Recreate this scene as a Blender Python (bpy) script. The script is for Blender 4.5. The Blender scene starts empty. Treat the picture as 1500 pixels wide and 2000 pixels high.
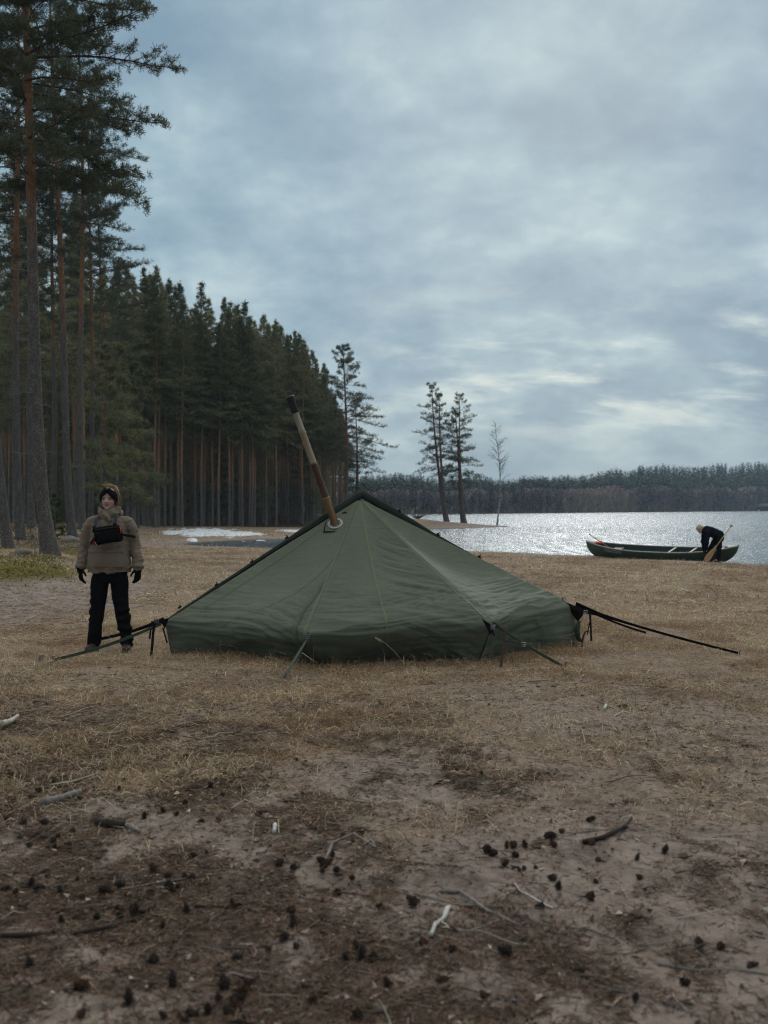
import bpy, math, random
import numpy as np
from mathutils import Vector, Matrix

# ---------------------------------------------------------------- camera, sky, sun
SC = bpy.context.scene
COL = SC.collection
R = math.radians
CAMH = 1.46
HZ = 992.0
cam_d = bpy.data.cameras.new("camera")
cam = bpy.data.objects.new("camera", cam_d)
COL.objects.link(cam)
cam_d.sensor_fit = 'VERTICAL'; cam_d.sensor_height = 36.0; cam_d.sensor_width = 27.0; cam_d.lens = 36.0
cam.location = (0, 0, CAMH)
cam.rotation_euler = (R(90) - 8.0 / 2000.0, 0, 0)
cam_d.clip_start = 0.1; cam_d.clip_end = 6000
cam_d.dof.use_dof = True; cam_d.dof.focus_distance = 10.6; cam_d.dof.aperture_fstop = 2.8
SC.camera = cam
SC.view_settings.view_transform = 'Standard'; SC.view_settings.look = 'None'
SC.view_settings.exposure = 0.0; SC.view_settings.gamma = 1.0
try:
    SC.cycles.use_denoising = True; SC.cycles.denoiser = 'OPENIMAGEDENOISE'; SC.cycles.denoising_input_passes = 'RGB_ALBEDO_NORMAL'; SC.cycles.denoising_prefilter = 'NONE'
    SC.cycles.filter_width = 1.2; SC.cycles.use_adaptive_sampling = False
    SC.cycles.sample_clamp_indirect = 2.0; SC.cycles.sample_clamp_direct = 5.0
    SC.cycles.max_bounces = 6; SC.cycles.diffuse_bounces = 3; SC.cycles.glossy_bounces = 3
    SC.cycles.transparent_max_bounces = 4
except Exception:
    pass

SUN_AZ, SUN_EL = R(11), R(27.5)
SUN = Vector((math.sin(SUN_AZ) * math.cos(SUN_EL), math.cos(SUN_AZ) * math.cos(SUN_EL), math.sin(SUN_EL)))
sl = bpy.data.lights.new("sun", 'SUN'); sl.energy = 0.85; sl.angle = R(10); sl.color = (1.0, 0.98, 0.95)
so = bpy.data.objects.new("sun", sl); COL.objects.link(so); so.location = (0, 0, 60)
so.rotation_euler = SUN.to_track_quat('Z', 'Y').to_euler()


class NT:
    """small node-tree helper"""
    def __init__(s, tree):
        s.t = tree; s.n = tree.nodes; s.l = tree.links
    def add(s, typ, **kw):
        n = s.n.new(typ)
        for k, v in kw.items():
            setattr(n, k, v)
        return n
    def put(s, sock, v):
        if hasattr(v, 'is_linked') or isinstance(v, bpy.types.NodeSocket):
            s.l.new(v, sock)
        elif v is not None:
            if isinstance(v, (tuple, list)) and len(v) == 3 and sock.type == 'RGBA':
                v = (*v, 1)
            sock.default_value = v
    def math(s, op, a, b=None, c=None, clamp=False):
        n = s.add('ShaderNodeMath', operation=op, use_clamp=clamp)
        for i, v in enumerate((a, b, c)):
            if v is not None:
                s.put(n.inputs[i], v)
        return n.outputs[0]
    def mix(s, f, a, b, blend='MIX'):
        n = s.add('ShaderNodeMix', data_type='RGBA', blend_type=blend)
        s.put(n.inputs[0], f); s.put(n.inputs[6], a); s.put(n.inputs[7], b)
        return n.outputs[2]
    def noise(s, vec, scale, detail=4, rough=0.55, dist=0.0):
        n = s.add('ShaderNodeTexNoise')
        s.put(n.inputs['Vector'], vec) if vec is not None else None
        n.inputs['Scale'].default_value = scale; n.inputs['Detail'].default_value = detail
        n.inputs['Roughness'].default_value = rough; n.inputs['Distortion'].default_value = dist
        return n.outputs[0]
    def ramp(s, f, stops, interp='LINEAR'):
        n = s.add('ShaderNodeValToRGB'); n.color_ramp.interpolation = interp
        e = n.color_ramp.elements
        while len(e) < len(stops):
            e.new(0.5)
        for el, (p, c) in zip(e, stops):
            el.position = p; el.color = (*c, 1) if not isinstance(c, (int, float)) else (c, c, c, 1)
        s.put(n.inputs[0], f)
        return n.outputs[0]
    def mapping(s, vec, scale=(1, 1, 1), rot=(0, 0, 0), loc=(0, 0, 0)):
        n = s.add('ShaderNodeMapping')
        s.put(n.inputs[0], vec)
        n.inputs['Scale'].default_value = scale; n.inputs['Rotation'].default_value = rot; n.inputs['Location'].default_value = loc
        return n.outputs[0]
    def maprange(s, v, a, b, c=0.0, d=1.0, smooth=True):
        n = s.add('ShaderNodeMapRange', interpolation_type='SMOOTHSTEP' if smooth else 'LINEAR')
        for i, x in enumerate((v, a, b, c, d)):
            s.put(n.inputs[i], x)
        return n.outputs[0]


SKY_L1, SKY_L2, SKY_L3 = (42.4, 23.5, 0), (44.2, 21.1, 0), (1.3, 5.2, 0)
W = bpy.data.worlds.new("World"); SC.world = W; W.use_nodes = True
w = NT(W.node_tree)
bg = W.node_tree.nodes['Background']
sky = w.add('ShaderNodeTexSky'); sky.sky_type = 'NISHITA'; sky.sun_disc = False
sky.sun_elevation = SUN_EL; sky.sun_rotation = SUN_AZ; sky.air_density = 1.0; sky.dust_density = 1.5
tc = w.add('ShaderNodeTexCoord')
sep = w.add('ShaderNodeSeparateXYZ'); w.l.new(tc.outputs['Generated'], sep.inputs[0])
zz = w.math('MAXIMUM', sep.outputs[2], 0.0)
den = w.math('ADD', zz, 0.38)
cmb = w.add('ShaderNodeCombineXYZ')
w.l.new(w.math('DIVIDE', sep.outputs[0], den), cmb.inputs[0])
w.l.new(w.math('DIVIDE', sep.outputs[1], den), cmb.inputs[1])
cmb.inputs[2].default_value = 3.7
big = w.noise(w.mapping(cmb.outputs[0], scale=(1.0, 1.1, 1), loc=SKY_L1), 2.0, 2, 0.5, 0.0)
mid = w.noise(w.mapping(cmb.outputs[0], scale=(1.0, 1.0, 1), loc=SKY_L2), 5.6, 6, 0.55, 0.1)
fine = w.noise(w.mapping(cmb.outputs[0], scale=(1.0, 1.1, 1)), 17.0, 4, 0.55, 0.1)
dens = w.math('ADD', w.math('MULTIPLY', big, 0.46), w.math('ADD', w.math('MULTIPLY', mid, 0.42), w.math('MULTIPLY', fine, 0.12)))
cloud = w.ramp(dens, [(0.395, (0.195, 0.305, 0.410)), (0.465, (0.265, 0.385, 0.480)), (0.525, (0.350, 0.475, 0.550)), (0.58, (0.475, 0.59, 0.635)), (0.655, (0.66, 0.74, 0.74))])
# thin gaps low in the sky where the veiled sun brightens the cloud
gap = w.noise(w.mapping(cmb.outputs[0], scale=(0.9, 1.9, 1), loc=SKY_L3), 5.2, 5, 0.55, 0.2)
elev_band = w.math('MULTIPLY', w.maprange(zz, 0.045, 0.10), w.maprange(zz, 0.24, 0.14))
gapm = w.math('MULTIPLY', w.maprange(gap, 0.46, 0.74), elev_band)
az_m = w.maprange(sep.outputs[0], -0.10, 0.08)
gapm = w.math('MULTIPLY', gapm, az_m, clamp=True)
cloud = w.mix(w.math('MULTIPLY', gapm, 0.85), cloud, (0.86, 0.88, 0.80))
hor = w.maprange(zz, 0.075, 0.0)
cloud = w.mix(w.math('MULTIPLY', hor, 0.65), cloud, (0.37, 0.52, 0.60))
# the veiled sun brightens the cloud round it
vd = w.add('ShaderNodeVectorMath', operation='DOT_PRODUCT'); w.l.new(tc.outputs['Generated'], vd.inputs[0]); vd.inputs[1].default_value = SUN
cloud = w.mix(w.math('MULTIPLY', w.maprange(vd.outputs['Value'], .84, 1.0), .07), cloud, (.80, .84, .84))
# overcast light: the cloud cover is brightest overhead
zen = w.maprange(zz, 0.46, 0.95)
cloud = w.mix(zen, cloud, w.mix(1.0, cloud, (3.6, 2.48, 1.97), 'MULTIPLY'))
sc10 = w.mix(1.0, cloud, (9.1, 9.75, 9.9), 'MULTIPLY')
col = w.mix(0.06, sc10, sky.outputs[0])
w.l.new(col, bg.inputs[0]); bg.inputs[1].default_value = 0.1


# ---------------------------------------------------------------- helpers
def tag(o, label=None, cat=None, group=None, kind=None):
    if label: o['label'] = label
    if cat: o['category'] = cat
    if group: o['group'] = group
    if kind: o['kind'] = kind
    return o

def empty(name, loc=(0, 0, 0), rz=0.0):
    o = bpy.data.objects.new(name, None); COL.objects.link(o); o.location = loc; o.rotation_euler = (0, 0, rz)
    o.empty_display_size = 0.1
    return o

def link(name, me, parent=None):
    o = bpy.data.objects.new(name, me); COL.objects.link(o)
    if parent is not None: o.parent = parent
    return o

def np_mesh(name, V, quads=None, tris=None, mats=(), smooth=False, attrs=None, qmat=None, tmat=None):
    me = bpy.data.meshes.new(name)
    V = np.asarray(V, dtype=np.float32).reshape(-1, 3)
    quads = np.zeros((0, 4), np.int32) if quads is None else np.asarray(quads, np.int32).reshape(-1, 4)
    tris = np.zeros((0, 3), np.int32) if tris is None else np.asarray(tris, np.int32).reshape(-1, 3)
    nq, nt = len(quads), len(tris)
    me.vertices.add(len(V)); me.vertices.foreach_set('co', V.ravel())
    me.loops.add(nq * 4 + nt * 3); me.polygons.add(nq + nt)
    me.loops.foreach_set('vertex_index', np.concatenate([quads.ravel(), tris.ravel()]).astype(np.int32))
    starts = np.concatenate([np.arange(nq) * 4, nq * 4 + np.arange(nt) * 3]).astype(np.int32)
    me.polygons.foreach_set('loop_start', starts)
    me.polygons.foreach_set('use_smooth', np.full(nq + nt, bool(smooth)))
    for m in mats: me.materials.append(m)
    if qmat is not None or tmat is not None:
        a = np.zeros(nq, np.int32) if qmat is None else np.asarray(qmat, np.int32)
        b = np.zeros(nt, np.int32) if tmat is None else np.asarray(tmat, np.int32)
        me.polygons.foreach_set('material_index', np.concatenate([a, b]).astype(np.int32))
    for k, a in (attrs or {}).items():
        a = np.asarray(a, np.float32)
        if a.ndim == 1:
            at = me.attributes.new(k, 'FLOAT', 'POINT'); at.data.foreach_set('value', a)
        else:
            at = me.attributes.new(k, 'FLOAT_COLOR', 'POINT')
            at.data.foreach_set('color', np.concatenate([a, np.ones((len(a), 1), np.float32)], 1).ravel())
    me.update(calc_edges=True)
    return me

def _hash(ix, iy, iz, seed):
    n = (ix * 374761393 + iy * 668265263 + iz * 2147483647 + seed * 1274126177) & 0xffffffff
    n = ((n ^ (n >> 13)) * 1274126177) & 0xffffffff
    n = ((n ^ (n >> 15)) * 2246822519) & 0xffffffff
    return ((n ^ (n >> 16)) & 0xffff) / 65535.0

def vn2(x, y, seed=0):
    x = np.asarray(x, float); y = np.asarray(y, float)
    x, y = np.broadcast_arrays(x, y)
    ix = np.floor(x).astype(np.int64); iy = np.floor(y).astype(np.int64)
    fx = x - ix; fy = y - iy
    fx = fx * fx * (3 - 2 * fx); fy = fy * fy * (3 - 2 * fy)
    z = np.zeros_like(ix)
    a = _hash(ix, iy, z, seed); b = _hash(ix + 1, iy, z, seed); c = _hash(ix, iy + 1, z, seed); d = _hash(ix + 1, iy + 1, z, seed)
    return (a * (1 - fx) + b * fx) * (1 - fy) + (c * (1 - fx) + d * fx) * fy

def fbm(x, y, seed=0, oct=4, gain=0.5):
    s = 0.0; amp = 1.0; tot = 0.0
    for i in range(oct):
        s = s + amp * vn2(np.asarray(x) * 2 ** i + 17.3 * i, np.asarray(y) * 2 ** i - 9.1 * i, seed + i); tot += amp; amp *= gain
    return s / tot

def vn3(P, seed=0):
    P = np.asarray(P, float)
    I = np.floor(P).astype(np.int64); F = P - I; F = F * F * (3 - 2 * F)
    r = 0.0
    for dx in (0, 1):
        for dy in (0, 1):
            for dz in (0, 1):
                wgt = (F[:, 0] if dx else 1 - F[:, 0]) * (F[:, 1] if dy else 1 - F[:, 1]) * (F[:, 2] if dz else 1 - F[:, 2])
                r = r + wgt * _hash(I[:, 0] + dx, I[:, 1] + dy, I[:, 2] + dz, seed)
    return r

def sst(a, b, x):
    t = np.clip((np.asarray(x, float) - a) / (b - a), 0, 1)
    return t * t * (3 - 2 * t)

def px(x, y, d):
    """photo pixel at depth d -> world point"""
    return np.array([(x - 750) / 2000 * d, d, CAMH - (y - HZ) / 2000 * d])

def tube_np(pts, rad, sides=6, cap=True):
    pts = np.asarray(pts, float); n = len(pts)
    rad = np.asarray(rad, float)
    if rad.ndim == 1: rad = np.stack([rad, rad], 1)
    tan = np.gradient(pts, axis=0); tan /= np.linalg.norm(tan, axis=1, keepdims=True) + 1e-12
    ref = np.array([0, 0, 1.0]) if abs(tan[:, 2]).mean() < 0.8 else np.array([0, 1.0, 0])
    a = np.cross(np.broadcast_to(ref, tan.shape), tan); a /= np.linalg.norm(a, axis=1, keepdims=True) + 1e-12
    b = np.cross(tan, a)
    th = np.arange(sides) / sides * 2 * np.pi
    V = pts[:, None] + a[:, None] * np.cos(th)[None, :, None] * rad[:, 0][:, None, None] + b[:, None] * np.sin(th)[None, :, None] * rad[:, 1][:, None, None]
    i = np.arange(n - 1)[:, None] * sides; j = np.arange(sides)[None]; j2 = (j + 1) % sides
    Q = np.stack([i + j, i + j2, i + sides + j2, i + sides + j], -1).reshape(-1, 4)
    V = V.reshape(-1, 3); T = np.zeros((0, 3), int)
    if cap:
        c0, c1 = len(V), len(V) + 1
        V = np.concatenate([V, pts[:1], pts[-1:]])
        jj = np.arange(sides); jn = (jj + 1) % sides
        T = np.concatenate([np.stack([np.full(sides, c0), jn, jj], 1), np.stack([np.full(sides, c1), (n - 1) * sides + jj, (n - 1) * sides + jn], 1)])
    return V, Q, T

class MB:
    """collects pieces into one mesh"""
    def __init__(s):
        s.V = []; s.Q = []; s.T = []; s.qm = []; s.tm = []; s.n = 0; s.A = []
    def raw(s, V, Q=None, T=None, mat=0, a=None):
        V = np.asarray(V, float).reshape(-1, 3)
        Q = np.zeros((0, 4), int) if Q is None else np.asarray(Q, int).reshape(-1, 4)
        T = np.zeros((0, 3), int) if T is None else np.asarray(T, int).reshape(-1, 3)
        s.V.append(V); s.Q.append(Q + s.n); s.T.append(T + s.n); s.qm.append(np.full(len(Q), mat)); s.tm.append(np.full(len(T), mat))
        s.A.append(np.zeros(len(V)) if a is None else np.broadcast_to(np.asarray(a, float), (len(V),)))
        s.n += len(V)
    def tube(s, pts, rad, sides=8, mat=0, a=None, cap=True):
        V, Q, T = tube_np(pts, rad, sides, cap); s.raw(V, Q, T, mat, a)
    def ell(s, c, r, rot=None, nu=20, nv=14, mat=0):
        u = np.arange(nu) / nu * 2 * np.pi; v = np.linspace(0, np.pi, nv + 2)[1:-1]
        P = np.stack([np.cos(u)[None] * np.sin(v)[:, None], np.sin(u)[None] * np.sin(v)[:, None], np.broadcast_to(np.cos(v)[:, None], (nv, nu))], -1).reshape(-1, 3)
        P = np.concatenate([P, [[0, 0, 1], [0, 0, -1]]]) * np.asarray(r, float)
        if rot is not None: P = P @ np.array(rot).T
        P = P + np.asarray(c, float)
        i = np.arange(nv - 1)[:, None] * nu; j = np.arange(nu)[None]; j2 = (j + 1) % nu
        Q = np.stack([i + j, i + nu + j, i + nu + j2, i + j2], -1).reshape(-1, 4)
        jj = np.arange(nu); jn = (jj + 1) % nu; t = nu * nv
        T = np.concatenate([np.stack([np.full(nu, t), jj, jn], 1), np.stack([np.full(nu, t + 1), (nv - 1) * nu + jn, (nv - 1) * nu + jj], 1)])
        s.raw(P, Q, T, mat)
    def chain(s, pts, rad, sides=14, mat=0):
        """limb: tapered tube with round ends"""
        pts = np.asarray(pts, float); rad = np.asarray(rad, float)
        # subdivide with smooth interpolation
        k = len(pts); t = np.linspace(0, k - 1, (k - 1) * 5 + 1)
        P = np.stack([np.interp(t, np.arange(k), pts[:, i]) for i in range(3)], 1); r = np.interp(t, np.arange(k), rad)
        s.tube(P, r, sides, mat)
        for p, q in zip(pts, rad): s.ell(p, (q, q, q), nu=14, nv=8, mat=mat)
    def rings(s, rings, sides=28, mat=0):
        """rings: (cx, cy, z, rx, ry) stacked upward, closed"""
        th = np.arange(sides) / sides * 2 * np.pi; V = []
        for cx, cy, z, rx, ry in rings:
            V.append(np.stack([cx + rx * np.cos(th), cy + ry * np.sin(th), np.full(sides, z)], 1))
        n = len(rings); V = np.concatenate(V)
        i = np.arange(n - 1)[:, None] * sides; j = np.arange(sides)[None]; j2 = (j + 1) % sides
        Q = np.stack([i + j, i + j2, i + sides + j2, i + sides + j], -1).reshape(-1, 4)
        jj = np.arange(sides); jn = (jj + 1) % sides
        c0, c1 = len(V), len(V) + 1
        V = np.concatenate([V, [[rings[0][0], rings[0][1], rings[0][2]]], [[rings[-1][0], rings[-1][1], rings[-1][2]]]])
        T = np.concatenate([np.stack([np.full(sides, c0), jn, jj], 1), np.stack([np.full(sides, c1), (n - 1) * sides + jj, (n - 1) * sides + jn], 1)])
        s.raw(V, Q, T, mat)
    def box(s, c, d, rot=None, mat=0, bevel=0.0):
        b = min(bevel, min(d) * 0.45)
        P = []
        h = np.asarray(d, float) / 2
        if b <= 0:
            P = np.array([[x, y, z] for x in (-1, 1) for y in (-1, 1) for z in (-1, 1)], float) * h
            Q = [[0, 1, 3, 2], [4, 6, 7, 5], [0, 4, 5, 1], [2, 3, 7, 6], [0, 2, 6, 4], [1, 5, 7, 3]]
            if rot is not None: P = P @ np.array(rot).T
            s.raw(P + np.asarray(c, float), Q, None, mat)
        else:
            import bmesh
            bm = bmesh.new(); bmesh.ops.create_cube(bm, size=1.0)
            bmesh.ops.scale(bm, vec=Vector(d), verts=bm.verts)
            bmesh.ops.bevel(bm, geom=bm.edges[:], offset=b, segments=3, profile=0.5, affect='EDGES')
            bmesh.ops.triangulate(bm, faces=bm.faces[:])
            bm.verts.index_update()
            P = np.array([v.co[:] for v in bm.verts]); T = [[v.index for v in f.verts] for f in bm.faces]
            bm.free()
            if rot is not None: P = P @ np.array(rot).T
            s.raw(P + np.asarray(c, float), None, T, mat)
    def arrays(s):
        return np.concatenate(s.V), np.concatenate(s.Q), np.concatenate(s.T), np.concatenate(s.qm), np.concatenate(s.tm), np.concatenate(s.A)
    def mesh(s, name, mats, smooth=True, attr=None, more=None):
        V, Q, T, qm, tm, A = s.arrays()
        at = dict(more or {})
        if attr: at[attr] = A
        return np_mesh(name, V, Q, T, mats, smooth, at, qm, tm)
    def build(s, name, mats, parent=None, smooth=True, attr=None):
        if not isinstance(mats, (list, tuple)): mats = [mats]
        return link(name, s.mesh(name, mats, smooth, attr), parent)

def remesh(mb, name, mats, voxel=0.008, smooth=3, disp=None, color=None):
    """fuse the pieces of mb into one continuous skin"""
    me0 = mb.mesh("tmp", [])
    o = bpy.data.objects.new("tmp", me0); COL.objects.link(o)
    m = o.modifiers.new("r", 'REMESH'); m.mode = 'VOXEL'; m.voxel_size = voxel; m.use_smooth_shade = True
    if smooth:
        sm = o.modifiers.new("s", 'SMOOTH'); sm.factor = 0.5; sm.iterations = smooth
    dg = bpy.context.evaluated_depsgraph_get(); dg.update()
    me = bpy.data.meshes.new_from_object(o.evaluated_get(dg))
    bpy.data.objects.remove(o); bpy.data.meshes.remove(me0)
    me.name = name
    n = len(me.vertices)
    co = np.empty(n * 3, np.float32); me.vertices.foreach_get('co', co); co = co.reshape(-1, 3)
    if disp is not None:
        no = np.empty(n * 3, np.float32); me.vertex_normals.foreach_get('vector', no); no = no.reshape(-1, 3)
        co2 = co + no * disp(co, no)[:, None]
        me.vertices.foreach_set('co', co2.astype(np.float32).ravel())
    if color is not None:
        c = color(co).astype(np.float32)
        at = me.attributes.new('tint', 'FLOAT_COLOR', 'POINT')
        at.data.foreach_set('color', np.concatenate([c, np.ones((n, 1), np.float32)], 1).ravel())
    me.materials.clear()
    for q in (mats if isinstance(mats, (list, tuple)) else [mats]): me.materials.append(q)
    me.polygons.foreach_set('use_smooth', np.ones(len(me.polygons), bool))
    me.update()
    return me

# ---------------------------------------------------------------- materials
def new_mat(name):
    m = bpy.data.materials.new(name); m.use_nodes = True
    t = NT(m.node_tree)
    return m, t, m.node_tree.nodes['Principled BSDF']

def mat(name, colr, rough=0.8, var=0.25, scale=8.0, bump=0.0, bscale=60.0, metal=0.0, spec=0.3, attr=None):
    m, t, p = new_mat(name)
    tcn = t.add('ShaderNodeTexCoord'); ob = tcn.outputs['Object']
    base = colr
    if attr:
        a = t.add('ShaderNodeAttribute', attribute_name=attr); base = a.outputs['Color']
    n = t.noise(ob, scale, 5, 0.6)
    f = t.maprange(n, 0.25, 0.75, 1 - var, 1 + var, False)
    mul = t.add('ShaderNodeMix', data_type='RGBA', blend_type='MULTIPLY'); mul.inputs[0].default_value = 1
    t.put(mul.inputs[6], base)
    cb = t.add('ShaderNodeCombineXYZ')
    for i in range(3): t.l.new(f, cb.inputs[i])
    t.l.new(cb.outputs[0], mul.inputs[7])
    t.l.new(mul.outputs[2], p.inputs['Base Color'])
    p.inputs['Roughness'].default_value = rough; p.inputs['Metallic'].default_value = metal
    p.inputs['Specular IOR Level'].default_value = spec
    if bump > 0:
        b = t.add('ShaderNodeBump'); b.inputs['Strength'].default_value = bump; b.inputs['Distance'].default_value = 0.01
        t.l.new(t.noise(ob, bscale, 4, 0.6), b.inputs['Height']); t.l.new(b.outputs[0], p.inputs['Normal'])
    return m
# ---------------------------------------------------------------- terrain
LAKE = -0.25
LAND = np.array([(90, -60), (60, 5), (22, 22), (14.5, 28.2), (11.8, 30.6), (9.3, 34), (5.2, 39), (0, 42), (-4, 42.8), (-7.6, 45.0), (-9.2, 48.2), (-8.0, 53), (-3.6, 58),
                 (-0.8, 64), (1.0, 74), (3.0, 80), (6, 84.5), (8.8, 88.5), (11.9, 95), (11.2, 98.5), (6, 103), (1, 108), (-4, 118), (-7, 150), (-9, 300), (-200, 300), (-200, -60)], float)

def sdist(X, Y):
    """signed distance to the shoreline, positive on land"""
    X = np.asarray(X, float); Y = np.asarray(Y, float)
    best = np.full(X.shape, 1e9); ins = np.zeros(X.shape, bool)
    n = len(LAND)
    for i in range(n):
        x0, y0 = LAND[i]; x1, y1 = LAND[(i + 1) % n]
        dx, dy = x1 - x0, y1 - y0
        t = np.clip(((X - x0) * dx + (Y - y0) * dy) / (dx * dx + dy * dy), 0, 1)
        best = np.minimum(best, (X - x0 - t * dx) ** 2 + (Y - y0 - t * dy) ** 2)
        c = (y0 > Y) != (y1 > Y)
        with np.errstate(divide='ignore', invalid='ignore'):
            xi = (x1 - x0) * (Y - y0) / (y1 - y0 + 1e-12) + x0
        ins ^= c & (X < xi)
    return np.where(ins, 1, -1) * np.sqrt(best)

def bank(X, Y):
    xb = -6.3 - 0.215 * (Y - 22)
    return sst(-.3, 1.6, xb - X + 1.2 * (vn2(X * .5, Y * .5, 5) - .5)) * sst(17.0, 20.5, Y - 0.2 * (X + 7))

def height(X, Y, micro=True):
    X = np.asarray(X, float); Y = np.asarray(Y, float)
    d = sdist(X, Y) + 1.3 * (fbm(X * .45, Y * .45, 3, 3) - .5)
    dl = np.maximum(d, 0)
    z = LAKE + 0.06 * (1 - np.exp(-dl / 1.0)) + 0.0095 * np.minimum(dl, 20) + 0.07 * np.minimum(d, 0)
    z = np.maximum(z, -2.0)
    z = z + 0.17 * sst(0.5, 4.5, dl) * sst(76, 84, Y) * sst(-2, 3, X + 0.2 * (Y - 80))
    z = z + bank(X, Y) * (0.32 + 0.32 * sst(24, 44, Y) - 0.40 * sst(50, 75, Y))
    dep = np.maximum(0, Y - 88 + 0.6 * np.minimum(X + 6, 0) * 0) * sst(3, 10, dl)
    z = z + 0.07 * dep + 0.03 * np.maximum(0, -X - 24 - 0.1 * Y) * sst(3, 10, dl)
    if micro:
        near = sst(60, 12, Y) * sst(0, 2.5, dl) + 0.25
        z = z + near * (0.07 * (fbm(X * .55, Y * .55, 11, 4) - .5) + 0.032 * (fbm(X * 3.1, Y * 3.1, 21, 3) - .5))
        nn = sst(16, 6, Y)
        z = z + nn * (0.024 * (fbm(X * 9, Y * 9, 31, 3) - .5)) - nn * 0.028 * sst(.66, .80, vn2(X * 3.3, Y * 3.3, 44))
    camp = np.exp(-(((X + 2.8) / 1.3) ** 2 + ((Y - 10.5) / 1.2) ** 2))
    z = z * (1 - camp) + camp * -.012
    return z

def hz(x, y): return float(height(np.array([x]), np.array([y]))[0])

def m_grass(X, Y):
    n = fbm(X * .7, Y * .7, 61, 4) - .5
    b = 6.0 - 1.0 * sst(-1.8, .8, X)
    g = sst(b - 1.1, b + 1.3, Y + 5.0 * n)
    right = sst(-0.3, 1.0, X + n) * (1 - sst(7.8, 10.0, Y + 3 * n))
    g = g * (1 - 0.58 * right)
    g = np.maximum(g, 0.8 * np.exp(-((X - .15) ** 2 + (Y - 4.85) ** 2 * .8) / .45) * sst(.2, .5, n + .5))
    g = np.maximum(g, 0.75 * np.exp(-((X - 1.6) ** 2 + (Y - 4.45) ** 2) / .34) * sst(.2, .5, n + .5))
    g = np.maximum(g, .10 * sst(3.2, 4.4, Y))
    sandy = sst(-2.6, -4.0, X + 0.11 * (Y - 12) + 2 * n) * sst(11.6, 13, Y) * sst(26, 18, Y)
    g = g * (1 - .9 * sandy)
    d = sdist(X, Y)
    g = g * (0.25 + .75 * sst(1.0, 4.5, d + 3 * n)) * (d > 0.1)
    g = g * (.45 + .55 * sst(-.30, -.02, n + .12 * sst(8, 12, Y)))
    return np.clip(g, 0, 1)

def m_litter(X, Y):
    n = fbm(X * 2.1 + .3 * Y, Y * 1.25, 71, 5)
    n2 = fbm(X * 7, Y * 5, 75, 4)
    l = sst(.37, .66, .46 * n + .54 * n2 + .05 * sst(0, -1.5, X) - .13 * sst(-.2, 1.0, X) * sst(3.4, 4.4, Y) - .03 * sst(.3, 1.6, X)) * sst(8.6, 6.0, Y)
    l = np.maximum(l, .55 * sst(.5, .66, n) * sst(-2.6, -4.2, X + 0.11 * (Y - 12)) * sst(11, 13, Y))
    return np.clip(l, 0, 1)

def m_moss(X, Y):
    n = fbm(X * .8, Y * .8, 81, 4)
    return bank(X, Y) * sst(.38, .55, n + .12 * sst(30, 20, Y)) * sst(62, 45, Y)

def m_forest(X, Y):
    n = fbm(X * .5, Y * .5, 91, 3) - .5
    d = sdist(X, Y)
    f1 = sst(.6, 1.0, bank(X, Y)) * sst(24, 34, Y + 6 * n)
    f2 = sst(80, 84, Y + 5 * n) * sst(0, 4, -1 - X) * sst(1, 4, d)
    return np.clip(np.maximum(f1, f2), 0, 1)

# polar sheet round the camera: fine in front, coarse behind
rr = np.concatenate([[0.0], np.geomspace(0.9, 420, 560)])
a_front = np.linspace(R(90 - 33), R(90 + 33), 430)
a_back = np.linspace(R(90 + 33), R(90 + 327), 90)[1:-1]
aa = np.concatenate([a_front, a_back]); na = len(aa)
RX = (rr[1:, None] * np.cos(aa)[None]).ravel(); RY = (rr[1:, None] * np.sin(aa)[None]).ravel()
gx = np.concatenate([RX, [0]]); gy = np.concatenate([RY, [0]])
gz = height(gx, gy)
nr = len(rr) - 1
i = np.arange(nr - 1)[:, None] * na; j = np.arange(na)[None]; j2 = (j + 1) % na
GQ = np.stack([i + j, i + na + j, i + na + j2, i + j2], -1).reshape(-1, 4)
jj = np.arange(na); GT = np.stack([np.full(na, nr * na), jj, (jj + 1) % na], 1)
sd = sdist(gx, gy)
masks = np.stack([m_grass(gx, gy), m_litter(gx, gy), m_moss(gx, gy)], 1)
masks2 = np.stack([m_forest(gx, gy), sst(1.2, -.2, gz - LAKE - .02 + .0 * sd) * 0 + sst(0.045, 0.0, gz - LAKE), sst(4.5, 1.2, sd) * (sd > 0)], 1)

gm, t, p = new_mat("beach ground")
geo = t.add('ShaderNodeNewGeometry'); P3 = geo.outputs['Position']
A = t.add('ShaderNodeAttribute', attribute_name='mask_a'); sa = t.add('ShaderNodeSeparateColor'); t.l.new(A.outputs['Color'], sa.inputs[0])
B = t.add('ShaderNodeAttribute', attribute_name='mask_b'); sb = t.add('ShaderNodeSeparateColor'); t.l.new(B.outputs['Color'], sb.inputs[0])
nf = t.noise(P3, 38, 5, .65); nm = t.noise(P3, 7, 5, .6); nl = t.noise(P3, .8, 4, .55); ng = t.noise(P3, 260, 3, .6)
sand = t.ramp(nm, [(.25, (.165, .122, .098)), (.5, (.275, .212, .175)), (.8, (.37, .295, .248))])
sand = t.mix(t.maprange(ng, .35, .75), sand, t.mix(.5, sand, (.33, .28, .25)))
sand = t.mix(t.maprange(nl, .55, .72), sand, (.165, .130, .108))
litc = t.ramp(nf, [(.3, (.045, .031, .023)), (.52, (.130, .092, .069)), (.75, (.225, .168, .130))])
lm = t.maprange(t.math('ADD', t.math('MULTIPLY', sa.outputs[1], .9), t.math('ADD', t.math('MULTIPLY', t.math('SUBTRACT', nf, .5), 1.5), t.math('MULTIPLY', t.math('SUBTRACT', ng, .5), .7))), .22, .95)
c = t.mix(t.math('MULTIPLY', lm, .9), sand, litc)
grc = t.ramp(nf, [(.28, (.105, .068, .040)), (.5, (.25, .185, .128)), (.75, (.41, .31, .22))])
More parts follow.
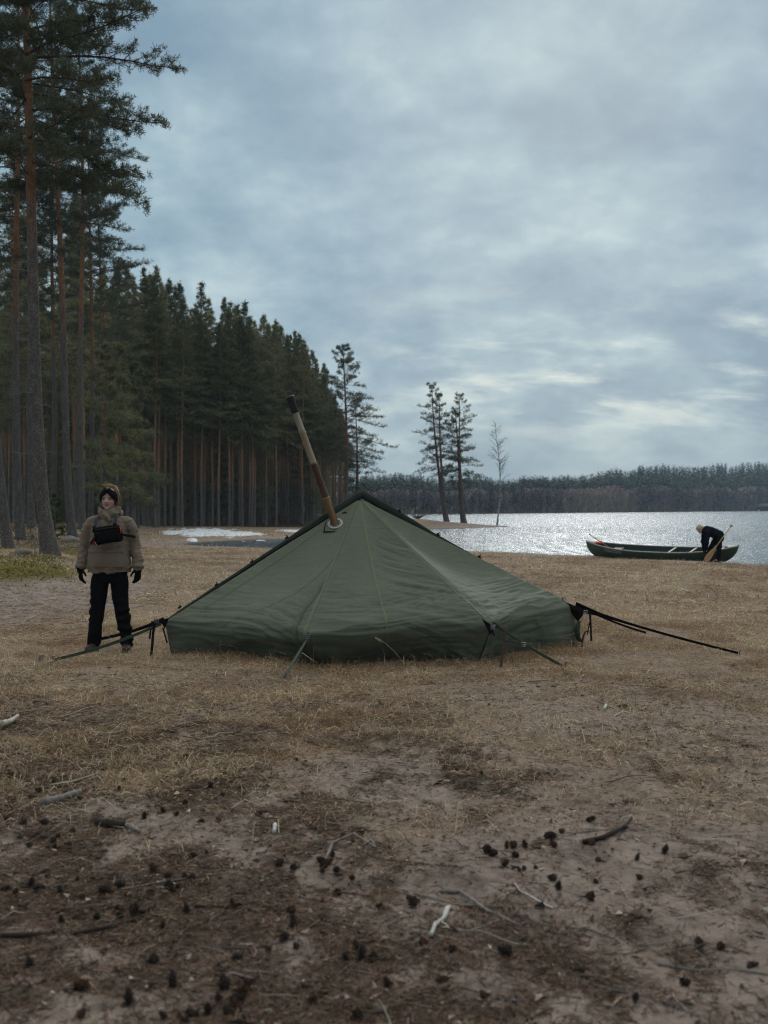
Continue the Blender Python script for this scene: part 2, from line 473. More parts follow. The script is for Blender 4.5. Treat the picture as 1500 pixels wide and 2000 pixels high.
gmk = t.maprange(t.math('ADD', sa.outputs[0], t.math('MULTIPLY', t.math('SUBTRACT', nm, .5), .7)), .1, .7)
c = t.mix(t.math('MULTIPLY', gmk, .9), c, grc)
mossc = t.ramp(nm, [(.3, (.045, .045, .012)), (.5, (.115, .095, .018)), (.75, (.19, .145, .03))])
c = t.mix(t.maprange(t.math('ADD', sa.outputs[2], t.math('MULTIPLY', t.math('SUBTRACT', nm, .5), .6)), .3, .6), c, mossc)
forc = t.ramp(nm, [(.3, (.020, .013, .010)), (.55, (.048, .032, .022)), (.8, (.095, .060, .030))])
c = t.mix(t.maprange(t.math('ADD', sb.outputs[0], t.math('MULTIPLY', t.math('SUBTRACT', nm, .5), .5)), .35, .65), c, forc)
beach = t.ramp(nm, [(.3, (.22, .168, .138)), (.7, (.36, .285, .240))])
c = t.mix(t.math('MULTIPLY', sb.outputs[2], .8), c, beach)
c = t.mix(t.math('MULTIPLY', sb.outputs[1], .75), c, (.055, .043, .033))
nb = t.noise(P3, 3.0, 7, .72, .4); nd_ = t.noise(P3, 16, 4, .7)
c = t.mix(1.0, c, t.ramp(t.math('ADD', t.math('MULTIPLY', nb, .6), t.math('MULTIPLY', nd_, .4)), [(.36, (.48, .46, .45)), (.48, (.92, .92, .92)), (.64, (1.18, 1.18, 1.18))]), 'MULTIPLY')
t.l.new(c, p.inputs['Base Color']); p.inputs['Roughness'].default_value = .95; p.inputs['Specular IOR Level'].default_value = .12
b1 = t.add('ShaderNodeBump'); b1.inputs['Strength'].default_value = .8; b1.inputs['Distance'].default_value = .018; t.l.new(nf, b1.inputs['Height'])
b2 = t.add('ShaderNodeBump'); b2.inputs['Strength'].default_value = .6; b2.inputs['Distance'].default_value = .05; t.l.new(nm, b2.inputs['Height']); t.l.new(b1.outputs[0], b2.inputs['Normal'])
t.l.new(b2.outputs[0], p.inputs['Normal'])
gme = np_mesh("ground", np.stack([gx, gy, gz], 1), GQ, GT, [gm], True, {'mask_a': masks, 'mask_b': masks2})
tag(link("ground", gme), "dry sandy beach with dead grass, pine litter and a mossy forest edge", "ground", kind='structure')

# ---------------------------------------------------------------- lake
wm, t, p = new_mat("lake water")
geo = t.add('ShaderNodeNewGeometry')
wv = t.mapping(geo.outputs['Position'], scale=(.6, 1.3, 1), rot=(0, 0, R(-10)))
h1 = t.noise(wv, 2.6, 4, .62, .6); h2 = t.noise(wv, .55, 3, .5, .3); h3 = t.noise(geo.outputs['Position'], 11, 3, .6)
patch = t.noise(t.mapping(geo.outputs['Position'], scale=(.5, 1.6, 1)), .045, 3, .5)
hh = t.math('ADD', t.math('MULTIPLY', h1, .85), t.math('ADD', t.math('MULTIPLY', h2, .8), t.math('MULTIPLY', h3, .12)))
bu = t.add('ShaderNodeBump'); glint = t.noise(t.mapping(geo.outputs['Position'], scale=(2.4, .20, 1)), 1.0, 3, .65)
t.l.new(t.math('MULTIPLY', t.maprange(patch, .3, .7, .75, 1.0), t.maprange(glint, .42, .62, .42, 1.0)), bu.inputs['Strength']); bu.inputs['Distance'].default_value = .26
t.l.new(hh, bu.inputs['Height']); t.l.new(bu.outputs[0], p.inputs['Normal'])
p.inputs['Base Color'].default_value = (.035, .058, .070, 1); p.inputs['Roughness'].default_value = .20; p.inputs['IOR'].default_value = 1.333
p.inputs['Specular IOR Level'].default_value = .8; p.inputs['Specular Tint'].default_value = (.80, .94, 1.0, 1)
me = np_mesh("lake", [(-1500, 20, LAKE), (2500, 20, LAKE), (2500, 2600, LAKE), (-1500, 2600, LAKE)], [[0, 1, 2, 3]], None, [wm])
tag(link("lake", me), "rippled grey lake glittering under the veiled sun", "lake", kind='structure')

# ---------------------------------------------------------------- scatter
rng = np.random.default_rng(7)
def wedge(n, y0, y1, power=1.0, margin=1.12):
    """points in the seen wedge, density falling with distance"""
    u = rng.random(n)
    if power == 2: Y = np.sqrt(y0 ** 2 + u * (y1 ** 2 - y0 ** 2))
    elif power == 1: Y = y0 + u * (y1 - y0)
    else: Y = y0 * (y1 / y0) ** u
    X = (rng.random(n) - .5) * .78 * margin * Y
    return X, Y

def rnd_tone(n, base, var, hue=0.06):
    base = np.asarray(base, float)
    v = np.exp(rng.normal(0, var, (n, 1))); h = 1 + rng.normal(0, hue, (n, 3))
    return np.clip(base * v * h, 0.004, .9)

def blades(X, Y, Z, L, wd, lift, tone):
    """bent grass blades: 5 vertices, 3 faces each"""
    n = len(X); az = rng.random(n) * 2 * np.pi + .0
    dirh = np.stack([np.cos(az), np.sin(az), np.zeros(n)], 1); side = np.stack([-np.sin(az), np.cos(az), np.zeros(n)], 1) * (wd * .5)[:, None]
    side[:, 2] += rng.normal(0, .3, n) * wd
    b = np.stack([X, Y, Z - .006], 1)
    up = np.array([0, 0, 1.0])
    m = b + dirh * (L * .45 * np.cos(lift))[:, None] + up * (L * .5 * np.sin(lift))[:, None]
    tip = m + dirh * (L * .5)[:, None] + up * (L * .5 * np.sin(lift - .9 - .5 * rng.random(n)))[:, None]
    tip[:, 2] = np.maximum(tip[:, 2], Z - .004 + .01 * rng.random(n))
    V = np.stack([b - side, b + side, m - side * .8, m + side * .8, tip], 1).reshape(-1, 3)
    k = np.arange(n)[:, None] * 5
    Q = k + np.array([[0, 1, 3, 2]]); T = k + np.array([[2, 3, 4]])
    return V, Q, T, np.repeat(tone, 5, 0)

def merge(parts):
    V = []; Q = []; T = []; C = []; o = 0
    for v, q, t_, c_ in parts:
        V.append(v); Q.append(np.asarray(q).reshape(-1, 4) + o); T.append(np.asarray(t_).reshape(-1, 3) + o); C.append(c_); o += len(v)
    return np.concatenate(V), np.concatenate(Q), np.concatenate(T), np.concatenate(C)

def tint_mat(name, rough=.85, trans=0.0, spec=.15):
    m, t, p = new_mat(name)
    a = t.add('ShaderNodeAttribute', attribute_name='tint')
    t.l.new(a.outputs['Color'], p.inputs['Base Color']); p.inputs['Roughness'].default_value = rough; p.inputs['Specular IOR Level'].default_value = spec
    if trans > 0:
        tr = t.add('ShaderNodeBsdfTranslucent'); t.l.new(a.outputs['Color'], tr.inputs[0])
        mx = t.add('ShaderNodeMixShader'); mx.inputs[0].default_value = trans
        t.l.new(p.outputs[0], mx.inputs[1]); t.l.new(tr.outputs[0], mx.inputs[2])
        t.l.new(mx.outputs[0], m.node_tree.nodes['Material Output'].inputs['Surface'])
    return m

M_TINT = tint_mat("dead plant matter", .85, .25)
M_WOOD = tint_mat("weathered twig", .9)

TENT_C = np.array([-.1, 11.35])
def in_tent(X, Y): return ((X - TENT_C[0]) / 2.05) ** 2 + ((Y - TENT_C[1]) / 1.75) ** 2 < 1

parts = []
for (n, y0, y1, pw, L0, w0) in ((620000, 3.2, 15, 2, .075, .0026), (330000, 14, 42, 2, .12, .0065), (60000, 40, 72, 2, .2, .015)):
    X, Y = wedge(n, y0, y1, pw)
    g = m_grass(X, Y)
    cl = fbm(X * 3, Y * 3, 101, 3)
    keep = (rng.random(n) < g * (.15 + .85 * sst(.28, .6, cl))) & ~in_tent(X, Y)
    X, Y, cl = X[keep], Y[keep], cl[keep]; k = len(X)
    Z = height(X, Y)
    L = L0 * np.exp(rng.normal(0, .38, k)) * (.7 + .7 * sst(.4, .7, cl))
    lift = np.abs(rng.normal(.28, .33, k))
    blond = rnd_tone(k, (.56, .43, .30), .38)
    brown = rnd_tone(k, (.31, .205, .125), .36)
    f = (fbm(X * .9, Y * .9, 111, 3) + rng.normal(0, .12, k) > .53)[:, None]
    tone = np.where(f, brown, blond)
    gr = rng.random(k) < .012; tone[gr] = rnd_tone(int(gr.sum()), (.10, .12, .035), .3)
    parts.append(blades(X, Y, Z, L, w0 * np.exp(rng.normal(0, .25, k)), np.clip(lift, 0, 1.35), tone))
# tufts that still stand
X, Y = wedge(90000, 4.6, 16, 2); g = m_grass(X, Y); cl = fbm(X * 2.2, Y * 2.2, 131, 3); keep = (rng.random(90000) < g * sst(.54, .66, cl)) & ~in_tent(X, Y); X, Y = X[keep], Y[keep]; k = len(X)
parts.append(blades(X, Y, height(X, Y), .105 * np.exp(rng.normal(0, .35, k)), .0028 * np.exp(rng.normal(0, .25, k)), np.clip(rng.normal(.7, .35, k), 0, 1.35), rnd_tone(k, (.50, .37, .24), .36)))
# grass left standing against the tent wall
th = rng.random(5200) * 2 * np.pi
X = TENT_C[0] + 2.12 * np.cos(th) * (1 + rng.normal(0, .05, 5200)); Y = TENT_C[1] + 1.95 * np.sin(th) * (1 + rng.normal(0, .06, 5200))
parts.append(blades(X, Y, height(X, Y), .13 * np.exp(rng.normal(0, .4, 5200)), np.full(5200, .003), np.clip(rng.normal(.75, .4, 5200), 0, 1.4), rnd_tone(5200, (.30, .21, .12), .35)))
V, Q, T, C = merge(parts)
tag(link("dry_grass", np_mesh("dry_grass", V, Q, T, [M_TINT], False, {'tint': C})), "flattened straw coloured dead grass covering the beach", "grass", kind='stuff')

# fallen needles: thin curved strips lying on the sand
n = 300000
X, Y = wedge(n, 2.2, 9.0, 2); keep = rng.random(n) < .07 + .93 * m_litter(X, Y); X, Y = X[keep], Y[keep]; k = len(X)
Z = height(X, Y) + .002
bl = blades(X, Y, Z + .006, .05 * np.exp(rng.normal(0, .3, k)), .0022 + .0016 * rng.random(k), np.abs(rng.normal(.06, .1, k)), rnd_tone(k, (.125, .082, .058), .5))
X, Y = wedge(26000, 11, 19, 2); s_ = sst(-2.4, -4.2, X + 0.11 * (Y - 12)) * (rng.random(26000) < .5); X, Y = X[s_ > .3], Y[s_ > .3]; k = len(X)
b2 = blades(X, Y, height(X, Y) + .006, .08 * np.exp(rng.normal(0, .3, k)), np.full(k, .006), np.abs(rng.normal(.06, .1, k)), rnd_tone(k, (.075, .05, .036), .5))
V, Q, T, C = merge([bl, b2])
tag(link("needle_litter", np_mesh("needle_litter", V, Q, T, [M_WOOD], False, {'tint': C})), "brown fallen pine needles strewn over the foreground sand", "needle litter", kind='stuff')

def stick(x, y, az, L, r, bend, z0=None, tilt=0.0, k=5):
    s = np.linspace(-.5, .5, k); ca, sa_ = math.cos(az), math.sin(az)
    off = bend * (1 - (2 * s) ** 2) + np.concatenate([[0], rng.normal(0, .02 * L, k - 2), [0]])
    xs = x + ca * s * L - sa_ * off; ys = y + sa_ * s * L + ca * off
    zs = height(xs, ys) + r * .7 + tilt * (s + .5) * L
    return np.stack([xs, ys, zs], 1)

TW = MB(); tc_ = []
def add_twig(pts, r, tone):
    V, Q, T = tube_np(pts, np.linspace(r, r * .5, len(pts)), 4); TW.raw(V, Q, T); tc_.append(np.broadcast_to(tone, (len(V), 3)))
X, Y = wedge(5200, 2.6, 10.5, 2)
for x, y in zip(X, Y):
    l = m_litter(np.array([x]), np.array([y]))[0]
    left = 1.0 if x < -.6 and 5.2 < y < 8.2 else 0
    if rng.random() > .10 + .55 * l + .5 * left: continue
    L = min(.24, .075 * math.exp(rng.normal(0, .55))); r = .0013 + .012 * L * rng.random()
    tone = rnd_tone(1, (.36, .32, .285) if rng.random() < .55 else (.075, .055, .045), .35)[0]
    add_twig(stick(x, y, rng.normal(0, .8) + (math.pi if rng.random() < .5 else 0), L, r, rng.normal(0, .06) * L, tilt=max(0, rng.normal(0, .12))), r, tone)
# a swathe of grey sticks on the left and the scatter by the mossy bank
for _ in range(330):
    x, y = rng.normal(-1.75, .7), rng.normal(6.9, .55)
    if rng.random() < .35: x, y = rng.normal(-4.0, .55), rng.normal(12.4, 1.0)
    L = .12 * math.exp(rng.normal(0, .45)); r = .002 + .0035 * rng.random()
    add_twig(stick(x, y, rng.normal(.1, .9), L, r, rng.normal(0, .05) * L, tilt=max(0, rng.normal(.05, .12))), r, rnd_tone(1, (.27, .225, .185), .35)[0])
for (x, y, az, L) in ((.42, 3.75, -.62, .75), (.58, 3.6, -.58, .5), (.1, 4.25, -.5, .45), (-.35, 4.4, .2, .4), (-.55, 3.45, .1, .5), (.75, 3.05, -.7, .4), (1.1, 3.2, -.6, .5), (-.9, 4.0, .4, .35), (-1.2, 5.4, -.7, .3), (-.2, 5.2, -.6, .35), (.95, 4.6, .45, .4)):
    add_twig(stick(x, y, az, L, .005, .02 * L), .0045, rnd_tone(1, (.22, .2, .185), .25)[0])
V, Q, T, qm, tm, _a = TW.arrays()
tag(link("twig_litter", np_mesh("twig_litter", V, Q, T, [M_WOOD], False, {'tint': np.concatenate(tc_)})), "small grey and brown dead twigs scattered over the sand", "twig litter", kind='stuff')

# dark crumbs of bark and cone scales
n = 64000
X, Y = wedge(n, 2.3, 9.5, 2); keep = rng.random(n) < .18 + .8 * m_litter(X, Y); X, Y = X[keep], Y[keep]; k = len(X); Z = height(X, Y)
r_ = .0062 * np.exp(rng.normal(0, .5, k)); o4 = rng.normal(0, 1, (k, 4, 3)); o4[:, :, 2] = np.abs(o4[:, :, 2]) * .45; o4 *= (r_ * .8)[:, None, None]
V = np.stack([X, Y, Z + .002], 1)[:, None] + o4; T = np.arange(k)[:, None, None] * 4 + np.array([[0, 1, 2], [0, 3, 1], [1, 3, 2], [0, 2, 3]])[None]
tone = np.where((rng.random(k) < .75)[:, None], rnd_tone(k, (.060, .042, .032), .55), rnd_tone(k, (.30, .24, .19), .35))
tag(link("bark_crumbs", np_mesh("bark_crumbs", V.reshape(-1, 3), None, T.reshape(-1, 3), [M_WOOD], False, {'tint': np.repeat(tone, 4, 0)})), "dark crumbs of bark and cone scales peppering the sand", "bark crumbs", kind='stuff')

# moss and forest-floor growth on the bank
n = 60000
X = rng.uniform(-26, -5, n); Y = rng.uniform(15, 60, n); Y = 15 + (Y - 15) * rng.random(n); mm = m_moss(X, Y); keep = (rng.random(n) < mm) & (np.abs(X / Y) < .45); X, Y = X[keep], Y[keep]; k = len(X)
tone = np.where((fbm(X, Y, 5, 3) > .5)[:, None], rnd_tone(k, (.27, .20, .03), .3), rnd_tone(k, (.11, .11, .025), .3))
V, Q, T, C = merge([blades(X, Y, height(X, Y), .085 * np.exp(rng.normal(0, .3, k)), .012 + .012 * rng.random(k), np.clip(rng.normal(.8, .35, k), 0, 1.4), tone)])
tag(link("moss", np_mesh("moss", V, Q, T, [M_TINT], False, {'tint': C})), "yellow green moss on the bank below the big pine", "moss", kind='stuff')
n = 26000
X = rng.uniform(-60, 2, n); Y = rng.uniform(30, 96, n); mm = m_forest(X, Y); keep = (rng.random(n) < mm * sst(.4, .6, fbm(X * .4, Y * .4, 13, 3))) & (np.abs(X / Y) < .44); X, Y = X[keep], Y[keep]; k = len(X)
tone = np.where((rng.random(k) < .45)[:, None], rnd_tone(k, (.09, .045, .028), .35), rnd_tone(k, (.075, .07, .028), .35))
V, Q, T, C = merge([blades(X, Y, height(X, Y), .28 * np.exp(rng.normal(0, .3, k)), .03 + .03 * rng.random(k), np.clip(rng.normal(.9, .35, k), 0, 1.4), tone)])
tag(link("undergrowth", np_mesh("undergrowth", V, Q, T, [M_TINT], False, {'tint': C})), "low reddish brown bilberry growth along the forest edge", "undergrowth", kind='stuff')
# reeds standing in the shallow water
n = 30000
Y = np.concatenate([rng.uniform(50, 76, n // 2), rng.uniform(38, 48, n // 6), rng.uniform(44, 58, n // 3)]); n = len(Y); X = rng.uniform(0, 32, n)
den_ = fbm(X * .11, Y * .35, 29, 3) * np.where(Y > 50, 1, .9); keep = (den_ > .62) & (rng.random(n) < .3) & (sdist(X, Y) < -.5) & (X / Y < .42)
X, Y = X[keep], Y[keep]; k = len(X)
V, Q, T, C = merge([blades(X, Y, np.full(k, LAKE - .02), .55 * np.exp(rng.normal(0, .3, k)), np.full(k, .010), np.clip(rng.normal(1.3, .15, k), .7, 1.5), rnd_tone(k, (.30, .225, .16), .25))])
tag(link("reeds", np_mesh("reeds", V, Q, T, [M_TINT], False, {'tint': C})), "sparse brown dead reeds standing in the shallow lake", "reeds", kind='stuff')

# snow remnants
sm_, t, p = new_mat("old snow"); p.inputs['Base Color'].default_value = (.74, .79, .84, 1); p.inputs['Roughness'].default_value = .7
geo = t.add('ShaderNodeNewGeometry'); b = t.add('ShaderNodeBump'); b.inputs['Strength'].default_value = .5; b.inputs['Distance'].default_value = .05
t.l.new(t.noise(geo.outputs['Position'], 6, 4, .6), b.inputs['Height']); t.l.new(b.outputs[0], p.inputs['Normal'])
t.l.new(t.ramp(t.noise(geo.outputs['Position'], 1.7, 5, .65), [(.3, (.50, .50, .50)), (.52, (.66, .71, .76))]), p.inputs['Base Color'])
xs = np.arange(-19, -1, .12); ys = np.arange(36, 82, .22)
SX, SY = np.meshgrid(xs, ys); ps = SX / SY * 2000 + 750
spy = HZ + (CAMH - (-.12)) / SY * 2000
def blob(cx, cy, rx, ry): return 1 - np.sqrt(((ps - cx) / rx) ** 2 + ((spy - cy) / ry) ** 2)
f = np.maximum.reduce([blob(400, 1041, 72, 6.5), blob(455, 1043, 52, 4.0), blob(338, 1042, 20, 3), blob(478, 1053, 13, 2), blob(512, 1052, 17, 1.6), blob(380, 1087, 11, 4) * .6 - .1, blob(575, 1037, 30, 1.6), blob(375, 1052, 9, 2)])
f = f + 2.1 * (fbm(SX * 1.3, SY * .8, 55, 5, .68) - .56)
SZ = height(SX, SY) + .05 * sst(0, .35, f) + .012
SZ = np.where(f > 0, SZ, height(SX, SY) - .03)
ny, nx = SX.shape; i = np.arange(ny - 1)[:, None] * nx; j = np.arange(nx - 1)[None]
Q = np.stack([i + j, i + j + 1, i + nx + j + 1, i + nx + j], -1).reshape(-1, 4); fl = f.ravel()
Q = Q[(fl[Q] > 0).any(1)]
used = np.unique(Q); rm = np.full(len(fl), -1); rm[used] = np.arange(len(used))
tag(link("snow", np_mesh("snow", np.stack([SX.ravel(), SY.ravel(), SZ.ravel()], 1)[used], rm[Q], None, [sm_], True)), "last thin patches of melting snow in front of the forest", "snow", kind='stuff')
# ---------------------------------------------------------------- small things on the foreground sand
M_CONE = mat("pine cone scales", (.055, .038, .029), .8, .5, 60, .4, 200)
M_CONEB = mat("brown pine cone scales", (.105, .055, .032), .8, .4, 60, .4, 200)
def cone_mesh(m, seed, open_=1.0):
    r = np.random.default_rng(seed); mb = MB()
    mb.ell((0, 0, .019), (.0085, .0085, .020), nu=10, nv=8)
    n = 46
    for k in range(n):
        s = (k + .5) / n; z = .002 + .038 * s; a = k * 2.39996 + r.normal(0, .1)
        rad = .0065 + .0055 * math.sin(math.pi * min(1, s * 1.15)) ; L = (.013 * (1 - .62 * s) + .002) * r.uniform(.8, 1.15)
        el = R(5 + 60 * s + (1 - open_) * 40 + r.normal(0, 7))
        d = np.array([math.cos(a) * math.cos(el), math.sin(a) * math.cos(el), math.sin(el)]); sd_ = np.array([-math.sin(a), math.cos(a), 0]); up = np.cross(d, sd_)
        b = np.array([math.cos(a) * rad * .5, math.sin(a) * rad * .5, z]); wv_ = .0042 * (1.1 - .4 * s); th_ = .0012
        P = [b - sd_ * wv_ * .5, b + sd_ * wv_ * .5, b + d * L + sd_ * wv_, b + d * L - sd_ * wv_, b + d * L * 1.12 + up * .0015]
        V = np.array(P + [q - up * -th_ for q in P])
        mb.raw(V, [[0, 1, 2, 3], [5, 8, 7, 6], [0, 5, 6, 1], [0, 3, 8, 5], [1, 6, 7, 2]], [[3, 2, 4], [8, 9, 7], [2, 7, 9], [2, 9, 4], [3, 4, 9], [3, 9, 8]])
    return mb.mesh("pine_cone", [m], False)
CONES = [cone_mesh(M_CONE, 1), cone_mesh(M_CONE, 2, .8), cone_mesh(M_CONE, 3, .55)]
CONEB = cone_mesh(M_CONEB, 4, .7)
cone_px = [(58, 1715, 1), (15, 1722, 1), (185, 1765, 1), (62, 1640, 1), (125, 1648, 1), (40, 1600, 1), (95, 1598, 1), (110, 1520, 1), (80, 1536, 1), (20, 1505, 1), (240, 1720, 1), (195, 1735, 1), (230, 1760, 1), (262, 1755, 1), (315, 1795, 1), (325, 1720, 1), (305, 1700, 1), (330, 1725, 1), (380, 1665, 1),
            (175, 1920, 1.2), (338, 1915, 1.35), (440, 1920, 1.25), (476, 1922, 1), (405, 1960, 1), (465, 1952, 1), (360, 1965, .9), (560, 1822, 1), (575, 1795, 1), (572, 1680, 1), (568, 1762, .9), (632, 1672, 1), (660, 1690, 1), (685, 1700, .9), (705, 1855, 1), (700, 1838, .9), (455, 1752, .8), (120, 1730, 1), (140, 1640, .9), (140, 1650, .9),
            (1003, 1646, 1), (1028, 1647, 1), (1068, 1628, 1), (1082, 1630, 1), (963, 1660, .9), (1170, 1665, 1), (1088, 1712, .9), (1090, 1725, .8), (1160, 1700, .8), (815, 1760, 1.1), (828, 1835, 1.0), (890, 1840, 1.1), (1000, 1855, 1.1), (1368, 1842, 1.15), (1297, 1665, 1), (1413, 1840, .9), (1065, 1765, .8), (1045, 1682, .8), (1148, 1595, .9), (1152, 1592, .9),
            (240, 1515, .9), (365, 1472, .8), (410, 1527, .9), (350, 1508, .7), (580, 1475, .8), (595, 1475, .7), (430, 1540, .8), (230, 1535, .8), (310, 1520, .8), (185, 1535, .8), (155, 1542, .8), (280, 1590, .9), (320, 1575, .9), (340, 1582, .9), (400, 1595, .8), (420, 1592, .8), (512, 1580, .9), (1025, 1690, .8), (1255, 1705, .8), (1150, 1752, .9), (850, 1905, .9), (1240, 1955, 1),
            (60, 1872, 1), (35, 1815, 1), (250, 1955, 1.1), (150, 1985, 1.1), (300, 1870, .9), (620, 1930, 1), (690, 1965, 1), (760, 1910, 1), (950, 1930, 1.0), (1120, 1890, .9), (1330, 1920, 1), (1460, 1880, .9)]
crng = random.Random(5)
for q in range(60):
    bx_, by_, _s = cone_px[crng.randrange(0, 44)]; cone_px.append((bx_ + crng.gauss(0, 26), min(1990, by_ + crng.gauss(0, 14)), crng.uniform(.6, 1.0)))
for q in range(16):
    cone_px.append((crng.uniform(0, 760) if crng.random() < .75 else crng.uniform(760, 1490), crng.uniform(1480, 1990), crng.uniform(.7, 1.1)))
for k, (cx, cy, s) in enumerate(cone_px):
    d = CAMH * 2000 / (cy + 6 - HZ); x = (cx - 750) / 2000 * d
    brown = (k % 5 == 4)
    o = link("pine_cone", CONEB if brown else CONES[k % 3])
    sc_ = s * crng.uniform(.70, 1.08); o.scale = (sc_,) * 3
    lying = crng.random() < .75
    o.rotation_euler = (R(crng.uniform(65, 100)) if lying else R(crng.uniform(-25, 25)), R(crng.uniform(-20, 20)), crng.uniform(0, 6.28))
    o.location = (x, d, hz(x, d) + (.011 * sc_ if lying else -.002))
    tag(o, "small reddish brown pine cone lying on the sand" if brown else "small dark open pine cone lying on the sand", "pine cone", "reddish brown pine cones" if brown else "dark pine cones")

def rot_z(a): return np.array([[math.cos(a), -math.sin(a), 0], [math.sin(a), math.cos(a), 0], [0, 0, 1]])
def ground_px(x, y):
    d = CAMH * 2000 / (y - HZ)
    for _ in range(4):
        X = (x - 750) / 2000 * d; d = (CAMH - hz(X, d)) * 2000 / (y - HZ)
    return np.array([(x - 750) / 2000 * d, d, hz((x - 750) / 2000 * d, d)])
M_BLEACH = mat("bleached driftwood", (.55, .53, .50), .8, .25, 40, .4, 120)
M_GREYW = mat("grey dead wood", (.24, .22, .20), .85, .4, 30, .6, 90)
M_DARKW = mat("dark rotten wood", (.035, .027, .023), .9, .5, 30, .6, 90)
M_PALE = mat("pale split wood", (.50, .44, .36), .85, .25, 50, .4, 120)
def wood_thing(name, chains, m, label, cat, lift=.0, sides=10, wob=.12):
    """chains: list of (pixel points, radii)"""
    mb = MB(); base = None
    for pts, rad in chains:
        P = np.array([ground_px(x, y) + np.array([0, 0, lift + r * .6]) for (x, y), r in zip(pts, rad)])
        k = len(P); tt = np.linspace(0, k - 1, (k - 1) * 4 + 1)
        P2 = np.stack([np.interp(tt, np.arange(k), P[:, q]) for q in range(3)], 1); r2 = np.interp(tt, np.arange(k), rad) * (1 + rng.normal(0, wob, len(tt)))
        if base is None: base = P.mean(0)
        mb.tube(P2 - base, r2, sides)
    o = mb.build(name, m); o.location = base
    return tag(o, label, cat)
wood_thing("driftwood_branch", [([(842, 1832), (850, 1812), (858, 1805), (868, 1798), (874, 1780), (880, 1776)], [.008, .0085, .0075, .0085, .0095, .006]), ([(864, 1806), (872, 1811), (880, 1819)], [.005, .004, .002])], M_BLEACH, "bleached white forked piece of driftwood in the foreground sand", "driftwood", .003)
wood_thing("wooden_stick", [([(82, 1574), (110, 1568), (140, 1558), (158, 1553)], [.021, .019, .018, .016])], M_GREYW, "thick grey barkless stick lying on the sand among the cones", "stick", .006)
wood_thing("wooden_stick", [([(535, 1631), (537, 1616)], [.010, .010])], M_BLEACH, "short white peg of wood standing out on bare sand", "stick", .006)
wood_thing("wooden_stick", [([(0, 1834), (60, 1833), (150, 1828), (215, 1815), (275, 1798)], [.010, .0095, .009, .008, .006])], M_DARKW, "long dark curved stick at the foreground's edge beside the cones", "stick", .002)
wood_thing("bark_piece", [([(190, 1612), (215, 1617), (245, 1616)], [.020, .024, .016])], M_DARKW, "dark crumbling chunk of bark beside a pale splinter", "bark piece", .0)
wood_thing("wood_splinter", [([(238, 1612), (255, 1620), (272, 1628)], [.008, .014, .006])], M_GREYW, "grey flat splinter of wood against a dark chunk of bark", "wood splinter", .004)
wood_thing("wooden_stick", [([(0, 1428), (20, 1420), (34, 1408)], [.022, .016, .010])], M_PALE, "pale broken branch end poking in from the frame's edge", "stick", .03)
wood_thing("wooden_stick", [([(380, 1774), (450, 1776), (505, 1786)], [.006, .006, .004])], M_DARKW, "thin dark crooked twig lying over bare sand", "stick", .002)
wood_thing("wooden_stick", [([(635, 1685), (650, 1650), (690, 1632), (735, 1660), (725, 1645), (705, 1655)], [.006, .005, .005, .005, .004, .003])], M_GREYW, "kinked pale grey twig bent in a zigzag beside black cones", "stick", .005)
wood_thing("wood_chip", [([(1180, 1388), (1184, 1380)], [.012, .010])], M_BLEACH, "tiny white chip shining on the sand beyond the litter", "wood chip", .004)
wood_thing("wooden_stick", [([(1140, 1650), (1180, 1640), (1222, 1618), (1235, 1600)], [.010, .010, .008, .005])], M_DARKW, "dark mossy branch lying across the sand right of the grass clump", "stick", .004)
wood_thing("wooden_stick", [([(860, 1722), (900, 1745), (950, 1782), (1020, 1812)], [.007, .007, .006, .005])], M_GREYW, "long straight grey stick lying above the white driftwood", "stick", .004)

# stones on the mossy bank
M_STONE = mat("granite", (.19, .168, .148), .85, .3, 9, .5, 50)
def stone(x, y, rx, rz, label, d=None, m=None):
    p0 = ground_px(x, y) if d is None else np.array([(x - 750) / 2000 * d, d, hz((x - 750) / 2000 * d, d)])
    mb = MB(); mb.ell((0, 0, 0), (rx, rx * .8, rz), nu=28, nv=18)
    V = mb.V[0]; n_ = vn3(V / rx * 1.6 + x, 3) - .5 + .4 * (vn3(V / rx * 4 + x, 4) - .5)
    mb.V[0] = V * (1 + .5 * n_)[:, None]
    o = mb.build("stone", m or M_STONE); o.location = p0 + np.array([0, 0, rz * .25]); tag(o, label, "stone")
stone(44, 1083, .20, .13, "rounded grey stone in the moss left of the big pine's foot")
stone(136, 1074, .26, .16, "pale angular stone half buried right of the big pine's foot")
stone(22, 1062, .22, .07, "low flat stone behind the moss at the frame's edge")

